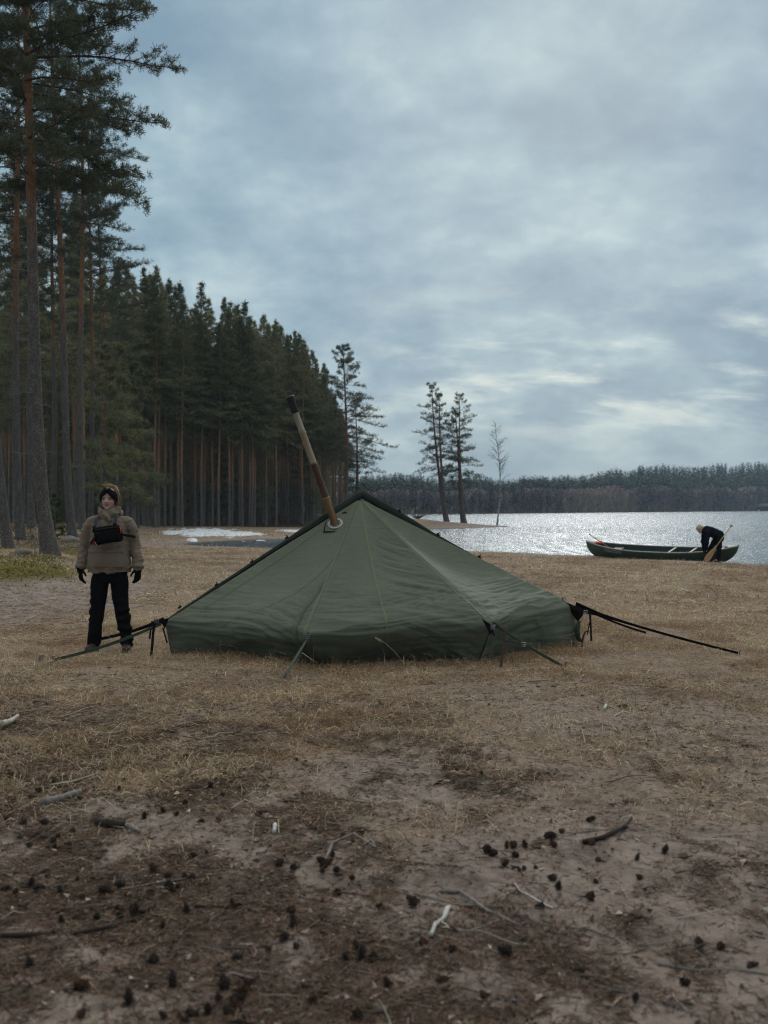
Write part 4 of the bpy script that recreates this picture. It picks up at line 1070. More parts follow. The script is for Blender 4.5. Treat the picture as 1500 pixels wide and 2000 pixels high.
def hand_chain(mb, W_, D, S, N, curl=.35, sc=1.0, thumb=1, r=.0088):
    """W_ wrist, D along the hand, S towards the thumb side, N palm-facing normal"""
    W_, D, S, N = (np.asarray(q, float) for q in (W_, D, S, N))
    pts = [W_, W_ + D * .03 * sc, W_ + D * .085 * sc]
    for o in (-.027, -.009, .009, .027): mb.chain([W_ + D * .005 * sc + S * o * .7 * sc, W_ + D * .088 * sc + S * o * sc], [.0145 * sc, .0125 * sc], 10)
    for k, (o, L) in enumerate(((.029, .070), (.010, .080), (-.010, .074), (-.029, .058))):
        p0 = W_ + D * .088 * sc + S * o * sc; dd = D + S * o * 1.5; a = curl * (1 + .12 * k)
        p1 = p0 + (dd * math.cos(a) + N * math.sin(a)) * L * .45 * sc; p2 = p1 + (dd * math.cos(2.1 * a) + N * math.sin(2.1 * a)) * L * .33 * sc; p3 = p2 + (dd * math.cos(3 * a) + N * math.sin(3 * a)) * L * .25 * sc
        mb.chain([p0, p1, p2, p3], [r * 1.15 * sc, r * 1.05 * sc, r * .95 * sc, r * .8 * sc], 9)
    q0 = W_ + D * .022 * sc + S * .030 * sc; q1 = q0 + (D * .62 + S * .62 + N * .35) * .042 * sc; q2 = q1 + (D * .9 + S * .2 + N * .45) * .034 * sc
    mb.chain([W_ + D * .012 * sc + S * .012 * sc, q0, q1, q2], [.016 * sc, .014 * sc, .0115 * sc, .0095 * sc], 9)

def fold(scale, amp, seed, dirs=(1, 1, 1)):
    def f(co, no):
        q = co * np.array(dirs) * scale
        a = vn3(q + 1.3 * vn3(co * scale * .5, seed + 1)[:, None], seed); b = vn3(q * 2.3, seed + 2)
        return amp * ((a - .5) * 1.4 + (b - .5) * .7)
    return f

# ---- the standing person
WX, WY = -2.814, 10.5
WZ = hz(WX, WY) + .002
woman = empty("person", (WX, WY, WZ))
tag(woman, "person in brown anorak and black trousers standing upright beside the tent", "person")
HEADROT = np.array(Matrix.Rotation(R(3), 3, 'Z'))
HO = np.array([-.006, -.020, 1.452]); HS = 1.02
def TW_(c): return HO + HS * (HEADROT @ np.array(c))
def invT(co): return (co - HO) @ HEADROT / HS
mb = MB(); head_parts(mb, TW_)
mb.chain([(0, .02, 1.36), (-.003, .005, 1.50)], [.058, .052])
mb.rings([(0, 0, .80, .15, .10), (0, 0, 1.0, .13, .09), (0, 0, 1.2, .155, .10), (0, .0, 1.32, .14, .075), (0, .005, 1.38, .06, .055)])
for s, ex, wx in ((-1, -.268, -.285), (1, .268, .298)):
    mb.chain([(s * .145, .01, 1.315), (ex * .95, .02, 1.08), (wx, -.03, .86)], [.045, .038, .026])
    hand_chain(mb, (wx, -.03, .855), (0.02 * -s, -.10, -.99), (-s * .62, -.78, .07), (-s * .78, .62, -.05), .28, .90)
for s, hx, kx, ax in ((-1, -.095, -.128, -.163), (1, .095, .130, .172)):
    mb.chain([(hx, .0, .80), (kx, -.012, .42), (ax, .012, .09)], [.070, .050, .038]); mb.chain([(ax, .02, .06), (ax + s * .02, -.11, .035)], [.04, .032])
body = link("body", remesh(mb, "body", M_SKIN, .0052, 2, None, lambda co: face_color(invT(co))), woman)

# anorak
mb = MB()
mb.rings([(0, .0, .812, .222, .156), (0, .0, .86, .228, .163), (0, .0, .98, .208, .163), (0, 0, 1.08, .198, .158), (0, 0, 1.2, .196, .148), (0, .0, 1.29, .178, .130), (0, .004, 1.34, .148, .112), (0, .01, 1.385, .115, .095), (-.002, .005, 1.41, .098, .088)], 36)
for s, ex, wx in ((-1, -.266, -.282), (1, .262, .294)):
    mb.chain([(s * .110, .008, 1.350), (s * .192, .010, 1.318), (s * .234, .012, 1.235), (ex * .965, .022, 1.065), (wx * .985, -.008, .945), (wx, -.024, .868)], [.050, .060, .060, .058, .054, .050], 18)
def jdisp(co, no):
    z = co[:, 2]; ax = np.abs(co[:, 0])
    arm = sst(.20, .25, ax) * (z < 1.28)
    h = fold(9, .007, 31, (1, 1, 1.5))(co, no); qf = vn3(co * np.array([15, 15, 22]) + 2.2 * vn3(co * 6, 14)[:, None], 36); h = h + .007 * ((1 - np.abs(2 * qf - 1)) ** 3 - .3)
    q_ = vn3(co * np.array([16, 16, 34]) + 1.5 * vn3(co * 8, 4)[:, None], 6); h = h + arm * .008 * (1 - np.abs(2 * q_ - 1) ** .6 - .45)
    tor = (1 - sst(.19, .24, ax)) * sst(1.12, .95, z)
    h = h + tor * .010 * np.sin((co[:, 0] * 30 + (1.06 - z) * 16 * np.sign(co[:, 0])) + 5 * vn3(co * 5, 9)) * sst(.35, .65, vn3(co * 6, 10))
    h = h - .006 * np.exp(-((z - .835) / .012) ** 2) * (ax < .26) * (np.abs(co[:, 1]) < .2)
    return h
jk = link("anorak", remesh(mb, "anorak", M_JACKET, .0085, 3, jdisp), woman)
# standing collar with the rolled hood behind it
n = 64; th = np.arange(n) / n * 2 * np.pi; V = []
prof = [(.112, 1.350), (.118, 1.40), (.118, 1.435), (.114, 1.470), (.108, 1.486), (.098, 1.482), (.094, 1.44), (.090, 1.40)]
fr = np.exp(-((th - 1.5 * np.pi) / .8) ** 2)
for r_, z_ in prof:
    rr2 = r_ * (1 + .05 * np.sin(th * 5 + z_ * 40) + .03 * np.sin(th * 9 + z_ * 90))
    V.append(np.stack([rr2 * np.cos(th) * 1.0 - .003, rr2 * np.sin(th) * .98 + .004, z_ - (z_ > 1.43) * (.022 * fr) + (z_ > 1.43) * .012 * np.sin(th) * 0 + .010 * np.cos(th * 2 + .5) * (z_ > 1.43)], 1))
V = np.concatenate(V); k = len(prof); i = np.arange(k - 1)[:, None] * n; j = np.arange(n)[None]; j2 = (j + 1) % n
jn_ = np.arange(n); jm_ = (jn_ + 1) % n; wrap_ = np.stack([(k - 1) * n + jn_, (k - 1) * n + jm_, jm_, jn_], 1)
mb = MB(); mb.raw(V, np.concatenate([np.stack([i + j, i + j2, i + n + j2, i + n + j], -1).reshape(-1, 4), wrap_]))
mb.chain([(-.100, .04, 1.405), (-.085, .09, 1.420), (0, .12, 1.425), (.085, .09, 1.420), (.100, .04, 1.405)], [.024, .032, .038, .032, .024])
mb.chain([(-.03, -.100, 1.42), (.0, -.112, 1.385), (.03, -.118, 1.350), (.036, -.120, 1.325)], [.016, .020, .018, .010])
link("collar", remesh(mb, "collar", M_JACKET, .006, 2, fold(16, .010, 77)), jk)
def torso_front(x, z, off=0.0):
    y = -np.sqrt(np.clip(1 - (x / np.interp(z, [.81, .98, 1.08, 1.2, 1.3], [.24, .236, .23, .222, .21])) ** 2, .02, 1)) * np.interp(z, [.81, .98, 1.08, 1.2, 1.3], [.168, .17, .165, .157, .135])
    return np.stack([x, y - off, z], -1)
def cloth_patch(name, x0, x1, zf, z1, m, off, parent, bul=.01, nx=30, nz=16):
    u = np.linspace(0, 1, nx); v = np.linspace(0, 1, nz); U, Vv = np.meshgrid(u, v)
    X = x0 + (x1 - x0) * U; Z = zf(U) + (z1 - zf(U)) * Vv
    P = torso_front(X.ravel(), Z.ravel(), off + bul * np.sin(np.pi * U.ravel()) * np.sin(np.pi * Vv.ravel()))
    P[:, 1] -= .006 * (vn3(P * 14, 5) - .5)
    i = np.arange(nz - 1)[:, None] * nx; j = np.arange(nx - 1)[None]
    mb = MB(); mb.raw(P, np.stack([i + j, i + j + 1, i + nx + j + 1, i + nx + j], -1).reshape(-1, 4))
    o = mb.build(name, m, parent); sm = o.modifiers.new("t", 'SOLIDIFY'); sm.thickness = .006; sm.offset = 1; return o
pk = cloth_patch("pocket_flap", -.185, .185, lambda u: 1.052 + .006 * np.sin(u * 7), 1.018, M_JACKET, .014, jk, .004)
cloth_patch("front_pocket", -.185, .185, lambda u: 1.04 + 0 * u, .868, M_JACKET, .004, jk, .014)
mb = MB(); mb.ell((.0, -.196, 1.035), (.007, .004, .007), nu=12, nv=8); mb.build("snap_button", M_BOOT, pk)
for s, wx in ((-1, -.288), (1, .300)):
    mb = MB(); mb.tube([(wx, -.020, .892), (wx, -.024, .870), (wx, -.027, .852), (wx, -.0275, .850)], [.059, .060, .056, .046], 24); mb.build("cuff", M_JACKET, jk)
    mb = MB(); mb.chain([(wx, -.024, .872), (wx, -.030, .840)], [.042, .040])
    hand_chain(mb, (wx, -.030, .855), (0.02 * -s, -.10, -.99), (-s * .62, -.78, .07), (-s * .78, .62, -.05), .30, 1.0, 1, .0115)
    link("glove", remesh(mb, "glove", M_GLOVE, .0042, 1, fold(40, .002, 3)), woman)
# trousers
mb = MB()
mb.rings([(0, .0, .70, .165, .118), (0, 0, .76, .178, .128), (0, 0, .84, .178, .128), (0, 0, .88, .172, .122)], 32)
for s, hx, kx, ax in ((-1, -.094, -.128, -.163), (1, .094, .131, .172)):
    mb.chain([(hx, .0, .745), (hx + s * .014, -.004, .60), (kx, -.012, .42), (kx + s * .018, .0, .27), (ax, .012, .12), (ax, .012, .075)], [.096, .088, .073, .072, .066, .066], 18)
def tdsp(co, no):
    z = co[:, 2]
    return fold(8, .012, 41, (1, 1, 1.4))(co, no) + .009 * np.sin(z * 70 + 7 * vn3(co * 8, 12)) * sst(.45, .75, vn3(co * 6, 13)) * sst(.62, .5, z)
link("trousers", remesh(mb, "trousers", M_TROUS, .0085, 3, tdsp), woman)
for s, ax in ((-1, -.163), (1, .172)):
    mb = MB(); mb.chain([(ax, .02, .10), (ax, .02, .045)], [.050, .048]); mb.chain([(ax, .03, .040), (ax + s * .010, -.05, .042), (ax + s * .022, -.125, .034)], [.042, .046, .038])
    bt = link("boot", remesh(mb, "boot", M_BOOT, .006, 2), woman)
    mb = MB(); mb.box((ax + s * .010, -.048, .008), (.088, .245, .022), rot_z(s * .09), 0, .008); mb.build("sole", M_BLACKP, bt)
    mb = MB()
    for q in range(4): mb.tube([(ax + s * .018 - .028, -.072 + q * .026, .072 + q * .010), (ax + s * .015, -.082 + q * .026, .083 + q * .010), (ax + s * .016 + .028, -.070 + q * .026, .072 + q * .010)], [.004] * 3, 6)
    mb.build("lace", M_KNIT, bt)
# head band and hair
n = 56; th = np.arange(n) / n * 2 * np.pi - np.pi / 2      # 0 = front
V = []
front = np.exp(-((np.arange(n) / n * 2 * np.pi - 0) / .5) ** 2) + np.exp(-((np.arange(n) / n * 2 * np.pi - 2 * np.pi) / .5) ** 2)
zc = .120 + .052 * np.cos(th + np.pi / 2) + .018 * front; hw = .052 - .026 * front
for f_, o_ in ((-1, .002), (-.8, .010), (-.3, .013), (.3, .013), (.8, .010), (1, .002)):
    z_ = zc + hw * f_
    k_ = np.sqrt(np.clip(1 - ((z_ - .118) / .112) ** 2, .12, 1))
    V.append(np.stack([(.077 * k_ + o_) * np.cos(th), (.098 * k_ + o_) * np.sin(th) + .006, z_ + .004 * np.sin(th * 6 + f_ * 2)], 1))
V = np.concatenate(V); V = np.array([TW_(q) for q in V]); i = np.arange(5)[:, None] * n; j = np.arange(n)[None]; j2 = (j + 1) % n
mb = MB(); mb.raw(V, np.stack([i + j, i + j2, i + n + j2, i + n + j], -1).reshape(-1, 4)); mb.chain([TW_((-.02, -.100, .196)), TW_((.0, -.104, .186)), TW_((.02, -.100, .194))], [.010, .013, .010])
mb.build("headband", M_KNIT, woman)
mb = MB(); mb.ell(TW_((0, .024, .136)), (.072, .085, .092), nu=24, nv=16); mb.ell(TW_((.006, .03, .228)), (.034, .036, .026))
mb.chain([TW_((.012, .05, .236)), TW_((.046, .055, .226)), TW_((.070, .05, .185)), TW_((.086, .045, .135)), TW_((.090, .04, .085)), TW_((.084, .035, .042))], [.022, .024, .024, .022, .020, .010])
def hair_clip(co):
    return co
hm = remesh(mb, "hair", M_HAIR, .005, 2, fold(26, .012, 52, (1, 1, .45)))
hair = link("hair", hm, woman)
# keep the face free of the hair shell
import bmesh
bm = bmesh.new(); bm.from_mesh(hm)
kill = []
for v in bm.verts:
    q = HEADROT.T @ (np.array(v.co) - HO) / HS
    if (q[1] < -.020 and q[2] < .185 + .0 * q[0] and abs(q[0]) < .082) or (q[2] < .04 and q[0] < .07): kill.append(v)
bmesh.ops.delete(bm, geom=kill, context='VERTS'); bm.to_mesh(hm); bm.free()
mb = MB()
for q in range(90):
    kd = rng.random()
    if kd < .45:
        p0 = np.array([rng.normal(0, .03), rng.normal(.02, .03), .232]); d_ = np.array([rng.normal(-.35, .6), rng.normal(0, .3), rng.uniform(.3, 1.0)]); L = rng.uniform(.03, .075)
        P = [p0, p0 + d_ * L * .5, p0 + d_ * L + np.array([-.015, 0, -.012])]
    elif kd < .95:
        o = rng.normal(0, .009, 3) + np.array([-.010, 0, 0]); P = [np.array(k) + o * (1 + .3 * e) for e, k in enumerate([(.03, .03, .245), (.070, .03, .21), (.098, .02, .14), (.106, .02, .08), (.094, .02, .035)])]
    else:
        s_ = -1; p0 = np.array([s_ * .082, 0, rng.uniform(.06, .17)]); P = [p0, p0 + np.array([s_ * .018, -.01, rng.normal(-.01, .02)]), p0 + np.array([s_ * .028, -.01, rng.normal(-.03, .02)])]
    mb.tube([TW_(x) for x in P], [.0008] * len(P), 4)
mb.build("loose_strands", M_STRAND, hair)

# ---- chest bag (worn, a thing of its own)
bag = empty("chest_bag", (WX + .040, WY - .225, WZ + 1.20)); tag(bag, "black chest bag with orange pulls strapped over the brown anorak", "chest bag")
bag.rotation_euler = (R(-4), R(-9), 0)
mb = MB(); mb.box((0, 0, 0), (.292, .085, .172), None, 0, .030)
link("bag_body", remesh(mb, "bag_body", M_BAG, .005, 3, fold(14, .010, 61)), bag)
mb = MB(); mb.box((.01, -.046, -.018), (.235, .032, .108), None, 0, .016); link("front_pocket", remesh(mb, "front_pocket", M_BAG, .005, 2, fold(18, .007, 62)), bag)
mb = MB(); mb.tube([(-.125, -.040, .058), (-.04, -.047, .062), (.06, -.047, .062), (.13, -.038, .058)], [.0045] * 4, 6); mb.build("zipper", M_BLACKP, bag)
for q in (((.140, -.030, .060), (.147, -.034, .025), (.143, -.036, -.012)), ((-.125, -.052, -.055), (-.112, -.060, -.078), (-.098, -.058, -.104))):
    mb = MB(); mb.tube(q, [.004, .005, .004], 8); mb.build("zip_pull", M_ORANGE, bag)
mb = MB(); mb.box((-.128, -.045, .015), (.016, .012, .05), None, 0, .004); mb.build("clip", M_BUCKLE, bag)
for s in (-1, 1):
    P = np.array([(s * .105, -.020, .075), (s * .104, .018, .125), (s * .100, .080, .185), (s * .098, .155, .215), (s * .11, .225, .19), (s * .10, .32, .10)])
    if s > 0: P[:, 0] -= .012
    if s < 0: P[:, 0] -= .010
    ribbon(P, .034, .004, "shoulder_strap", M_STRAP, (1, 0, 0), bag, n=24)
    mb = MB(); mb.box(P[0] + np.array([0, -.006, .018]), (.042, .012, .03), None, 0, .005); mb.build("strap_buckle", M_BLACKP, bag)
    ribbon(np.array([(s * .145, .0, -.02), (s * .17, .045, -.03), (s * .225, .14, -.05), (s * .225, .25, -.05)]), .026, .004, "side_strap", M_BAG, (0, 0, 1), bag, n=12)

# ---- the person bending at the canoe
MX, MY = (1392 - 750) / 2000 * 31.0, 31.0
MZ = CAMH - (1098.5 - HZ) / 2000 * 31.0
man = empty("person", (MX, MY, MZ)); tag(man, "person in dark clothes and pale cap bending over the canoe", "person")
HEADROT = np.array(Matrix.Rotation(R(38), 3, 'Y')) @ np.array(Matrix.Rotation(R(-90), 3, 'Z'))
HEADROT = np.array(Matrix.Rotation(R(-42), 3, 'Y')) @ np.array(Matrix.Rotation(R(-90), 3, 'Z'))
HC = np.array([-.385, 0, 1.00])
HO2 = HC - HEADROT @ np.array([0, 0, .11])
def TM(c): return HO2 + HEADROT @ np.array(c)
mb = MB(); head_parts(mb, TM)
SHD = np.array([-.215, 0, .935]); HIP = np.array([.165, 0, .80])
mb.chain([TM((0, .02, .04)), SHD + np.array([-.02, 0, .02])], [.055, .06])
mb.chain([SHD, (SHD + HIP) / 2 + np.array([0, 0, .03]), HIP], [.085, .10, .11])
AR = []
for s in (-1, 1):
    a0 = SHD + np.array([0, s * .16, -.03]); a1 = np.array([-.225, s * .19 + .02, .62]); a2 = np.array([-.175, s * .11 + .22, .385])
    AR.append((a0, a1, a2)); mb.chain([a0, a1, a2], [.05, .042, .030])
    D = (a2 - a1) / np.linalg.norm(a2 - a1); S_ = np.cross(D, [1, 0, 0]); S_ /= np.linalg.norm(S_); N_ = np.cross(S_, D)
    hand_chain(mb, a2, D, S_ * s, N_, .6, .85, 1, .007)
LG = []
for s, k, f in ((-1, (-.05, -.13, .45), (.125, -.12, .09)), (1, (-.02, .10, .45), (-.10, .12, .09))):
    if s < 0: k = (.15, -.13, .43)
    h0 = HIP + np.array([0, s * .09, -.04]); LG.append((h0, np.array(k), np.array(f), s)); mb.chain([h0, k, f], [.09, .058, .042]); mb.chain([f, np.array(f) + np.array([-.12, 0, -.05])], [.04, .03])
link("body", remesh(mb, "body", M_SKIN, .009, 1, None, lambda co: face_color((co - HO2) @ HEADROT)), man)
mb = MB(); mb.chain([SHD + np.array([-.03, 0, .03]), SHD + np.array([.04, 0, .03]), (SHD + HIP) / 2 + np.array([.02, 0, .035]), HIP + np.array([.02, 0, .02]), HIP + np.array([.03, 0, -.05])], [.105, .145, .155, .160, .150], 18)
for s in (-1, 1): mb.ell(SHD + np.array([.03, s * .11, .0]), (.10, .09, .10))
mb.chain([SHD + np.array([-.03, 0, .02]), TM((0, .03, .02))], [.10, .075])
for a0, a1, a2 in AR: mb.chain([a0, a1, a1 + (a2 - a1) * .9], [.078, .064, .050], 14)
link("jacket", remesh(mb, "jacket", M_DARKJ, .012, 3, fold(9, .016, 91)), man)
mb = MB(); mb.chain([HIP + np.array([.0, 0, .0]), HIP + np.array([.02, 0, -.07])], [.14, .145], 18)
for h0, k, f, s in LG: mb.chain([h0, k, f + np.array([0, 0, .02])], [.105, .080, .068], 14)
link("trousers", remesh(mb, "trousers", M_TROUS, .012, 3, fold(9, .014, 93)), man)
for h0, k, f, s in LG:
    mb = MB(); mb.chain([f + np.array([.01, 0, .04]), f + np.array([.01, 0, -.045]), f + np.array([-.10, 0, -.05])], [.052, .048, .042], 12); mb.box(f + np.array([-.035, 0, -.088]), (.25, .09, .02), None, 0, .006)
    link("boot", remesh(mb, "boot", M_BLACKP, .010, 1), man)
for a0, a1, a2 in AR:
    D = (a2 - a1) / np.linalg.norm(a2 - a1); S_ = np.cross(D, [1, 0, 0]); S_ /= np.linalg.norm(S_); N_ = np.cross(S_, D)
    mb = MB(); mb.chain([a2 - D * .03, a2 + D * .01], [.040, .036]); hand_chain(mb, a2, D, S_ * (1 if a0[1] > 0 else -1), N_, .6, 1.05, 1, .0115)
    link("glove", remesh(mb, "glove", M_GLOVE, .006, 1), man)
M_CAP = fabric("beige knit", (.42, .35, .25))
mb = MB(); mb.ell(TM((0, .018, .140)), (.092, .112, .100), HEADROT, nu=28, nv=18)
hm = remesh(mb, "cap", M_CAP, .008, 1, fold(30, .006, 97)); bm = bmesh.new(); bm.from_mesh(hm); kill = []
for v in bm.verts:
    q = HEADROT.T @ (np.array(v.co) - HO2)
    if q[2] < .115 - .45 * q[1]: kill.append(v)
bmesh.ops.delete(bm, geom=kill, context='VERTS'); bm.to_mesh(hm); bm.free()
cp = link("cap", hm, man); sm = cp.modifiers.new("t", 'SOLIDIFY'); sm.thickness = .008
mb = MB(); mb.ell(TM((0, .07, .236)), (.022, .022, .018), nu=12, nv=8); mb.build("pompom", M_CAP, cp)
mb = MB(); mb.chain([TM((0, .05, .10)), TM((0, .075, .05))], [.060, .045]); link("hair", remesh(mb, "hair", M_HAIR, .009, 1), man)
mb = MB(); mb.box(HIP + np.array([-.02, -.155, .06]), (.10, .03, .04), None, 0, .01); mb.build("belt_pouch", M_BAG, man)

# ---- paddles
M_PADW, t, p = new_mat("varnished paddle wood"); tcn = t.add('ShaderNodeTexCoord')
n_ = t.noise(t.mapping(tcn.outputs['Object'], scale=(24, 24, 1.5)), 2.0, 4, .6)
t.l.new(t.ramp(n_, [(.3, (.22, .105, .030)), (.7, (.40, .205, .068))]), p.inputs['Base Color']); p.inputs['Roughness'].default_value = .4
M_SHAFT = mat("pale ash shaft", (.44, .31, .17), .5, .2, 30)
def paddle(grip, tip, width_dir, label, blade=.60):
    grip, tip = np.asarray(grip, float), np.asarray(tip, float); L = np.linalg.norm(tip - grip); z = (grip - tip) / L
    x = np.asarray(width_dir, float); x = x - z * (x @ z); x /= np.linalg.norm(x); y = np.cross(z, x)
    root = empty("paddle", tip); tag(root, label, "paddle"); root.rotation_mode = 'QUATERNION'
    root.rotation_quaternion = Matrix((x, y, z)).transposed().to_quaternion()
    bl = np.linspace(0, blade, 14); wd = np.interp(bl / blade, [0, .03, .12, .35, .6, .85, 1], [.035, .072, .090, .088, .070, .032, .018]); tk = np.interp(bl / blade, [0, .8, 1], [.004, .010, .016])
    V = np.stack([np.stack([c * wd, s * tk, bl], 1) for c, s in [(math.cos(a), math.sin(a)) for a in np.arange(12) / 12 * 2 * np.pi]], 1).reshape(-1, 3)
    i = np.arange(13)[:, None] * 12; j = np.arange(12)[None]; j2 = (j + 1) % 12
    mb = MB(); mb.raw(V, np.concatenate([np.stack([i + j, i + j2, i + 12 + j2, i + 12 + j], -1).reshape(-1, 4)])); mb.raw(V[:12], None, [[0, q + 1, q] for q in range(1, 11)])
    mb.build("blade", M_PADW, root)
    mb = MB(); mb.tube([(0, 0, blade - .03), (0, 0, L - .03)], [.0165, .0155], 12); mb.build("shaft", M_SHAFT, root)
    mb = MB(); mb.chain([(-.032, 0, L - .012), (0, 0, L - .004), (.032, 0, L - .012)], [.017, .020, .017], 10); mb.chain([(0, 0, L - .07), (0, 0, L - .01)], [.016, .022], 10); mb.build("grip", M_PADW, root)
    return root
paddle(px(1429, 1026, 30.85), px(1378, 1096.5, 30.45), (1, .2, .3), "wooden paddle with broad amber blade leaning against the bending person", .62)

# ---- canoe
M_HULL = mat("green canoe hull", (.058, .088, .052), .45, .22, 2.5, .15, 40, spec=.4)
M_INNER = mat("dark canoe inside", (.022, .030, .022), .7, .2, 6)
M_GUN = mat("grey gunwale", (.34, .35, .36), .5, .12, 10)
M_ASH = mat("pale ash wood", (.55, .45, .32), .6, .15, 20)
CA = np.array([(1147 - 750) / 2000 * 34.3, 34.3]); CB = np.array([(1445 - 750) / 2000 * 31.35, 31.35])
cc = (CA + CB) / 2; cl_ = np.linalg.norm(CB - CA); caz = math.atan2(CB[1] - CA[1], CB[0] - CA[0])
canoe = empty("canoe", (cc[0], cc[1], 0)); tag(canoe, "dark green canoe with grey gunwales lying on the sand at the water's edge", "canoe")
Lc = cl_; ns, nh = 61, 13
def hull(t_, h, inset=0.0):
    """t_ in [-1, 1] bow to stern, h in [0, 1] keel to sheer"""
    at = np.abs(t_)
    half = Lc / 2 * (1 - .115 * (1 - h) ** 2.6 - np.where(t_ > 0, .055 * (1 - h), 0))
    x = t_ * half
    wd = .445 * (1 - at ** 2.3) ** .85 * (np.clip(h, 0, 1) ** np.interp(at, [0, .6, 1], [.30, .42, .9])) * (1 - .05 * h * (1 - at)) + .006
    sheer = .355 + .20 * at ** 2.6; keel = .0 + .045 * at ** 4
    z = keel + (sheer - keel) * h
    return x, np.maximum(wd - inset, .002), z
tt = np.linspace(-1, 1, ns); hh_ = np.linspace(0, 1, nh) ** 1.4
V = []
for sgn in (-1, 1):
    for h in hh_:
        x, y, z = hull(tt, np.full(ns, h)); V.append(np.stack([x, sgn * y, z], 1))
V = np.concatenate(V); Q = []
for s in range(2):
    o = s * nh * ns; i = np.arange(nh - 1)[:, None] * ns; j = np.arange(ns - 1)[None]
    q = np.stack([i + j, i + j + 1, i + ns + j + 1, i + ns + j], -1).reshape(-1, 4) + o
    Q.append(q if s == 0 else q[:, ::-1])
j = np.arange(ns - 1); Q.append(np.stack([j + 1, j, nh * ns + j, nh * ns + j + 1], 1))
for e in (0, ns - 1):
    i = np.arange(nh - 1) * ns + e; q = np.stack([i, i + ns, i + ns + nh * ns, i + nh * ns], 1); Q.append(q if e == 0 else q[:, ::-1])
mb = MB(); mb.raw(V, np.concatenate(Q)); ho = mb.build("hull", M_HULL, canoe); ho.data.materials.append(M_INNER)
sm = ho.modifiers.new("t", 'SOLIDIFY'); sm.thickness = .014; sm.offset = -1; sm.material_offset = 1; sm.material_offset_rim = 0
for sgn in (-1, 1):
    x, y, z = hull(tt, np.ones(ns)); mb = MB(); mb.tube(np.stack([x, sgn * y, z + .008], 1), np.full((ns, 2), .019), 8); mb.build("gunwale", M_GUN, canoe)
for e in (-1, 1):
    k = np.linspace(1, .86, 8) * e; x, y, z = hull(k, np.ones(8)); V = np.concatenate([np.stack([x, -y, z + .016], 1), np.stack([x, y * 0, z + .030], 1), np.stack([x, y, z + .016], 1)]); i = np.arange(2)[:, None] * 8; j = np.arange(7)[None]
    mb = MB(); mb.raw(V, np.stack([i + j, i + j + 1, i + 9 + j, i + 8 + j], -1).reshape(-1, 4)); o = mb.build("end_deck", M_HULL, canoe); q = o.modifiers.new("t", 'SOLIDIFY'); q.thickness = .01
for tq, nm in ((.16, "thwart"), (.43, "thwart"), (.80, "thwart")):
    x, y, z = hull(np.array([tq]), np.ones(1)); mb = MB(); mb.box((x[0], 0, z[0] - .012), (.06, 2 * y[0] - .01, .022), None, 0, .006); mb.build(nm, M_ASH, canoe)
for tq in (-.58, .66):
    x, y, z = hull(np.array([tq]), np.full(1, .75)); mb = MB()
    for dx in (-.12, .12): mb.box((x[0] + dx, 0, z[0]), (.04, 2 * y[0] - .02, .025), None, 0, .006)
    mb.box((x[0], 0, z[0] + .004), (.21, 2 * y[0] - .10, .012), None, 0, .004); mb.build("seat", M_ASH, canoe)
# the faded decal on the bow
M_DEC, t, p = new_mat("faded decal"); tcn = t.add('ShaderNodeTexCoord')
n_ = t.noise(t.mapping(tcn.outputs['Object'], scale=(1, 1, .6)), 30, 4, .65); t.l.new(t.ramp(n_, [(.35, (.16, .17, .165)), (.65, (.27, .28, .275))]), p.inputs['Base Color']); p.inputs['Roughness'].default_value = .6
def decal(t0, t1, h0, h1, name, m, par, off=.006):
    u = np.linspace(t0, t1, 16); v = np.linspace(h0, h1, 6); U, H = np.meshgrid(u, v); x, y, z = hull(U.ravel(), H.ravel())
    V = np.stack([x, -y - off, z], 1); i = np.arange(5)[:, None] * 16; j = np.arange(15)[None]; mb = MB(); mb.raw(V, np.stack([i + j, i + j + 1, i + 17 + j, i + 16 + j], -1).reshape(-1, 4))
    return mb.build(name, m, par)
M_DECL = mat("pale decal print", (.42, .43, .43), .6, .3, 30); M_DECD = mat("dark decal print", (.09, .095, .095), .6, .3, 30)
dp = decal(-.705, -.46, .66, .90, "decal", M_DEC, canoe)
for a_, b_, c_, d_ in ((-.705, -.46, .885, .905), (-.705, -.46, .655, .675), (-.705, -.70, .66, .90), (-.465, -.46, .66, .90)): decal(a_, b_, c_, d_, "decal_border", M_DECL, dp, .008)
decal(-.692, -.672, .73, .83, "decal_emblem", M_DECD, dp, .008); decal(-.655, -.485, .75, .80, "decal_lettering", M_DECD, dp, .008)
canoe.rotation_euler = (R(11), 0, caz)
# rest it on the sand: measured along its keel
zl = min(hz(CA[0] + .5, CA[1] - .4), 0); zr = hz(CB[0] - .4, CB[1] + .3)
canoe.rotation_euler = (R(11), math.asin(max(-.05, min(.05, (hz(CA[0] + .6, CA[1] - .5) - hz(CB[0] - .6, CB[1] + .5)) / (Lc - 1.6)))), caz)
canoe.location = (cc[0] + .0, cc[1], (hz(CA[0] + .6, CA[1] - .5) + hz(CB[0] - .6, CB[1] + .5)) / 2 - .015)
bpy.context.view_layer.update()
MWc = canoe.matrix_world
def cw(x, y, z): return np.array(MWc @ Vector((x, y, z)))
q0 = cw(-Lc * .41, .0, .50)
mb = MB()
mb.ell((0, 0, 0), (.11, .09, .05)); mb.ell((.07, .02, .035), (.05, .05, .045)); mb.ell((-.12, 0, -.01), (.10, .05, .03))
o = link("dry_bag", remesh(mb, "dry_bag", M_ORANGE, .012, 2, fold(14, .02, 99))); o.location = q0 + np.array([0, 0, .0]); tag(o, "crumpled orange bag stuffed in the canoe's bow", "bag")
paddle(px(1151, 1043.5, 34.4), cw(-1.35, .05, .10), (0, 1, .2), "wooden paddle lying in the canoe with its grip over the bow", .62)
